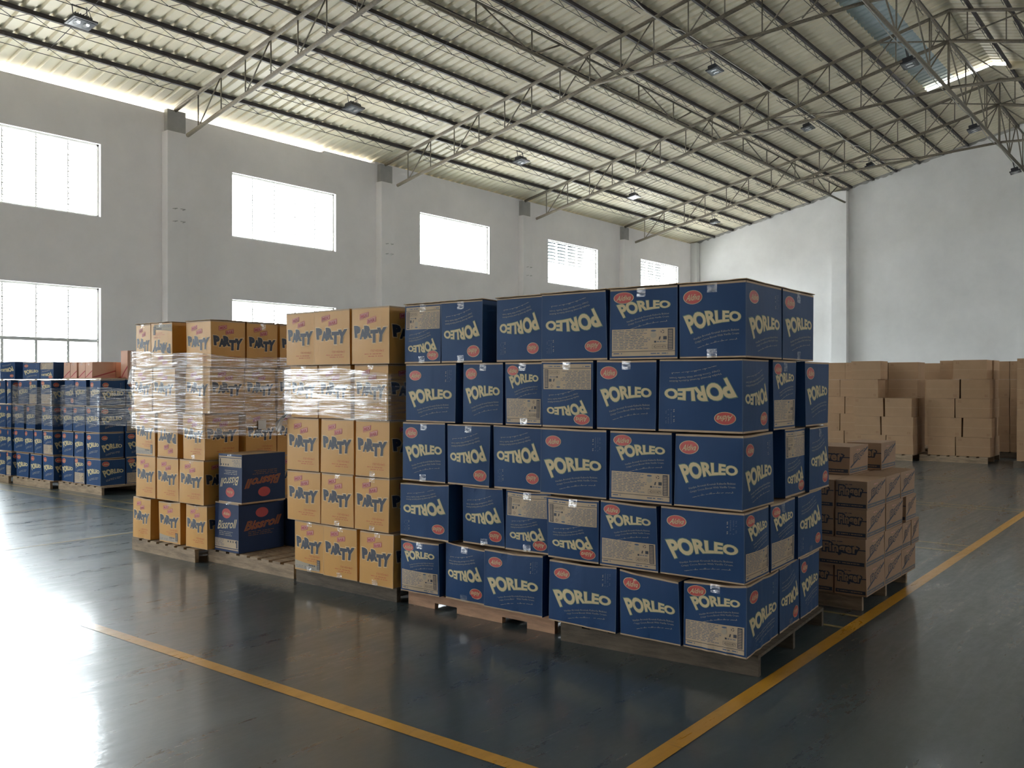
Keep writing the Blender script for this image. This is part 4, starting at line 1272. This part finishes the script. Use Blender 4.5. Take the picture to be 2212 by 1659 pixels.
for row in range(4):
    for i, (xa, xb) in enumerate(side_cols[row]):
        pr = {'R': ('GS', 0)}
        if i == 0: pr['F'] = ('G', 0)
        if i == 2 and row == 2: pr['F'] = ('G', 0)
        wy = .215 if (row != 1 or i) else .33
        fing(xa, xb, 1.87, 1.87 + (.21 if row != 1 else .32), row, pr, 'kraft carton with slanted black lettering, %s layer, %s the lit side' % (rown[row], pos4[i] + ' of' if i == 0 else pos4[i]))
    y = 2.09 if row != 1 else 2.20
    j = 0
    while y < 3.0:
        fing(6.235, 6.655, y, min(y + .213, 3.09), row, {'F': ('G', 0)}, 'kraft carton with black lettering, %s layer, %s beyond the corner on the shaded front' % (rown[row], ords[j]))
        y += .222; j += 1
for i, (xa, xb, ya, yb) in enumerate(((6.67, 7.06, 2.10, 2.50), (7.07, 7.44, 2.10, 2.50))):
    for row in range(4):
        fing(xa, xb, ya if row != 1 else 2.205, yb, row, {}, 'kraft carton inside the lettered kraft stack, %s layer, %s' % (rown[row], ('nearer', 'farther')[i]))
fing(6.61, 7.03, 2.10, 2.42, 4, {'F': ('G', 0), 'R': ('GS', 0)}, 'single kraft carton with pale taped top, nearer one on top of the lettered kraft stack', (.888, 1.086))
fing(7.12, 7.50, 2.03, 2.28, 4, {'F': ('G', 0), 'R': ('GS', 0)}, 'single kraft carton, farther one on top of the lettered kraft stack', (.888, 1.09))

# ------------------------------------------------------------------ plain kraft stacks at the right, towards the end wall
ZK = [.125, .492, .865, 1.238, 1.612, 1.985]
def plain(x0, x1, y0, y1, row, lab, grp, pr=None, ztop=None):
    carton('plain_carton', PLAIN, x0, x1, y0, y1, ZK[row], (ztop or ZK[row + 1]) - .003, pr or {'F': ('K', row % 2)}, lab, 'box', grp,
           N=3, detail=1, jit=.006, bulge=.004, topmat=PLAIN)
GK1 = 'plain kraft cartons of the rightmost full stack'
K1F = [[(4.585, 4.09), (4.075, 3.475)], [(4.589, 3.975), (3.945, 3.451)], [(4.606, 4.10), (4.08, 3.483)], [(4.615, 4.01), (3.987, 3.483)], [(4.435, 4.135), (4.123, 3.532)]]
for row, cols in enumerate(K1F):
    for i, (ya, yb) in enumerate(cols):
        xo = .35 if (row == 4 and i == 0) else 0
        plain(19.2 + xo, 19.2 + .50, yb, ya, row, 'plain kraft carton, %s layer, front %s, stack beside the dark gap at right' % (LAY[row], ('left', 'right')[i]), GK1, {'F': ('K', row % 2), 'R': ('K', 0)})
    plain(19.72, 20.25, 3.50 + .02 * (row % 2), 3.95, row, 'plain kraft carton, %s layer, rear of the shaded side, stack beside the dark gap' % LAY[row], GK1, {'R': ('K', 0)})
pallet(19.12, 20.3, 3.50, 4.72, 'worn wooden pallet under the kraft stack beside the dark gap', M_WOODG, h=.123, seed=10)
GK2 = 'plain kraft cartons of the middle stack'
K2F = [[(5.911, 5.325), (5.312, 4.802)], [(5.93, 5.426), (5.404, 4.802)], [(5.958, 5.37), (5.332, 4.829)], [(5.968, 5.47)], [(6.006, 5.424)]]
for row, cols in enumerate(K2F):
    for i, (ya, yb) in enumerate(cols):
        plain(18.98, 19.48, yb, ya, row, 'plain kraft carton, %s layer, front %s, stack behind the lettered kraft cartons' % (LAY[row], ('left', 'right')[i]), GK2, {'F': ('K', row % 2), 'R': ('K', 0)})
    plain(19.50, 20.0, 4.83, 5.35, row, 'plain kraft carton, %s layer, rear right, stack behind the lettered kraft cartons' % LAY[row], GK2, {'R': ('K', 0), 'F': ('K', 0)}) if row < 3 else None
pallet(18.92, 20.1, 4.80, 6.0, 'wooden pallet under the middle kraft stack', M_WOODG, h=.123, seed=11)
GK2b = 'plain kraft cartons of the stack standing behind the middle one'
for row in range(5):
    for i, (ya, yb) in enumerate(((5.72, 5.12), (6.02, 5.73))):
        plain(20.6, 21.2, yb, ya, row, 'plain kraft carton, %s layer, %s of the shaded stack behind the middle kraft stack' % (LAY[row], ('right', 'left')[i]), GK2b, None)
    plain(20.9, 21.4, 3.05, 3.42, row, 'plain kraft carton, %s layer, near side of the stack inside the dark gap' % LAY[row], GK2b, None)
    plain(20.9, 21.4, 3.43, 3.95, row, 'plain kraft carton, %s layer, inner side of the stack inside the dark gap' % LAY[row], GK2b, None)
    plain(22.0, 22.6, 4.85, 5.45, row, 'plain kraft carton, %s layer, darkest stack in the gap between kraft stacks' % LAY[row], GK2b, None, ZK[row + 1])
pallet(20.85, 21.9, 2.98, 4.0, 'wooden pallet under the stack inside the dark gap', M_WOODD, h=.123, seed=16)
pallet(20.5, 21.3, 5.05, 5.98, 'wooden pallet under the shaded kraft stack', M_WOODG, h=.123, seed=12)
pallet(21.9, 22.7, 4.80, 5.50, 'wooden pallet under the darkest kraft stack', M_WOODG, h=.123, seed=13)
GK3 = 'plain kraft cartons of the left stack'
K3F = [[(7.05, 6.545), (6.53, 6.10)], [(7.0, 6.637), (6.625, 6.08)], [(7.05, 6.535), (6.52, 6.08)], [(7.0, 6.637), (6.625, 6.08)], [(7.05, 6.525), (6.51, 6.08)]]
for row, cols in enumerate(K3F):
    for i, (ya, yb) in enumerate(cols):
        plain(20.2, 20.7, yb, ya, row, 'plain kraft carton, %s layer, front %s, kraft stack peeking past the blue corner stack' % (LAY[row], ('left', 'right')[i]), GK3)
pallet(20.15, 21.3, 6.0, 7.1, 'wooden pallet under the kraft stack peeking past the blue cartons', M_WOODG, h=.123, seed=14)
GK4 = 'plain kraft cartons at the right photo edge'
for row in range(5):
    plain(18.6, 19.1, 2.36, 2.93, row, 'shadowed kraft carton, %s layer, front of the stack cut by the right edge' % LAY[row], GK4)
    plain(19.5, 20.0, 2.62, 2.97, row, 'shadowed kraft carton, %s layer, rear of the stack cut by the right edge' % LAY[row], GK4)
pallet(18.55, 20.1, 1.9, 2.98, 'wooden pallet under the shadowed kraft stack at the right edge', M_WOODD, h=.123, seed=15)
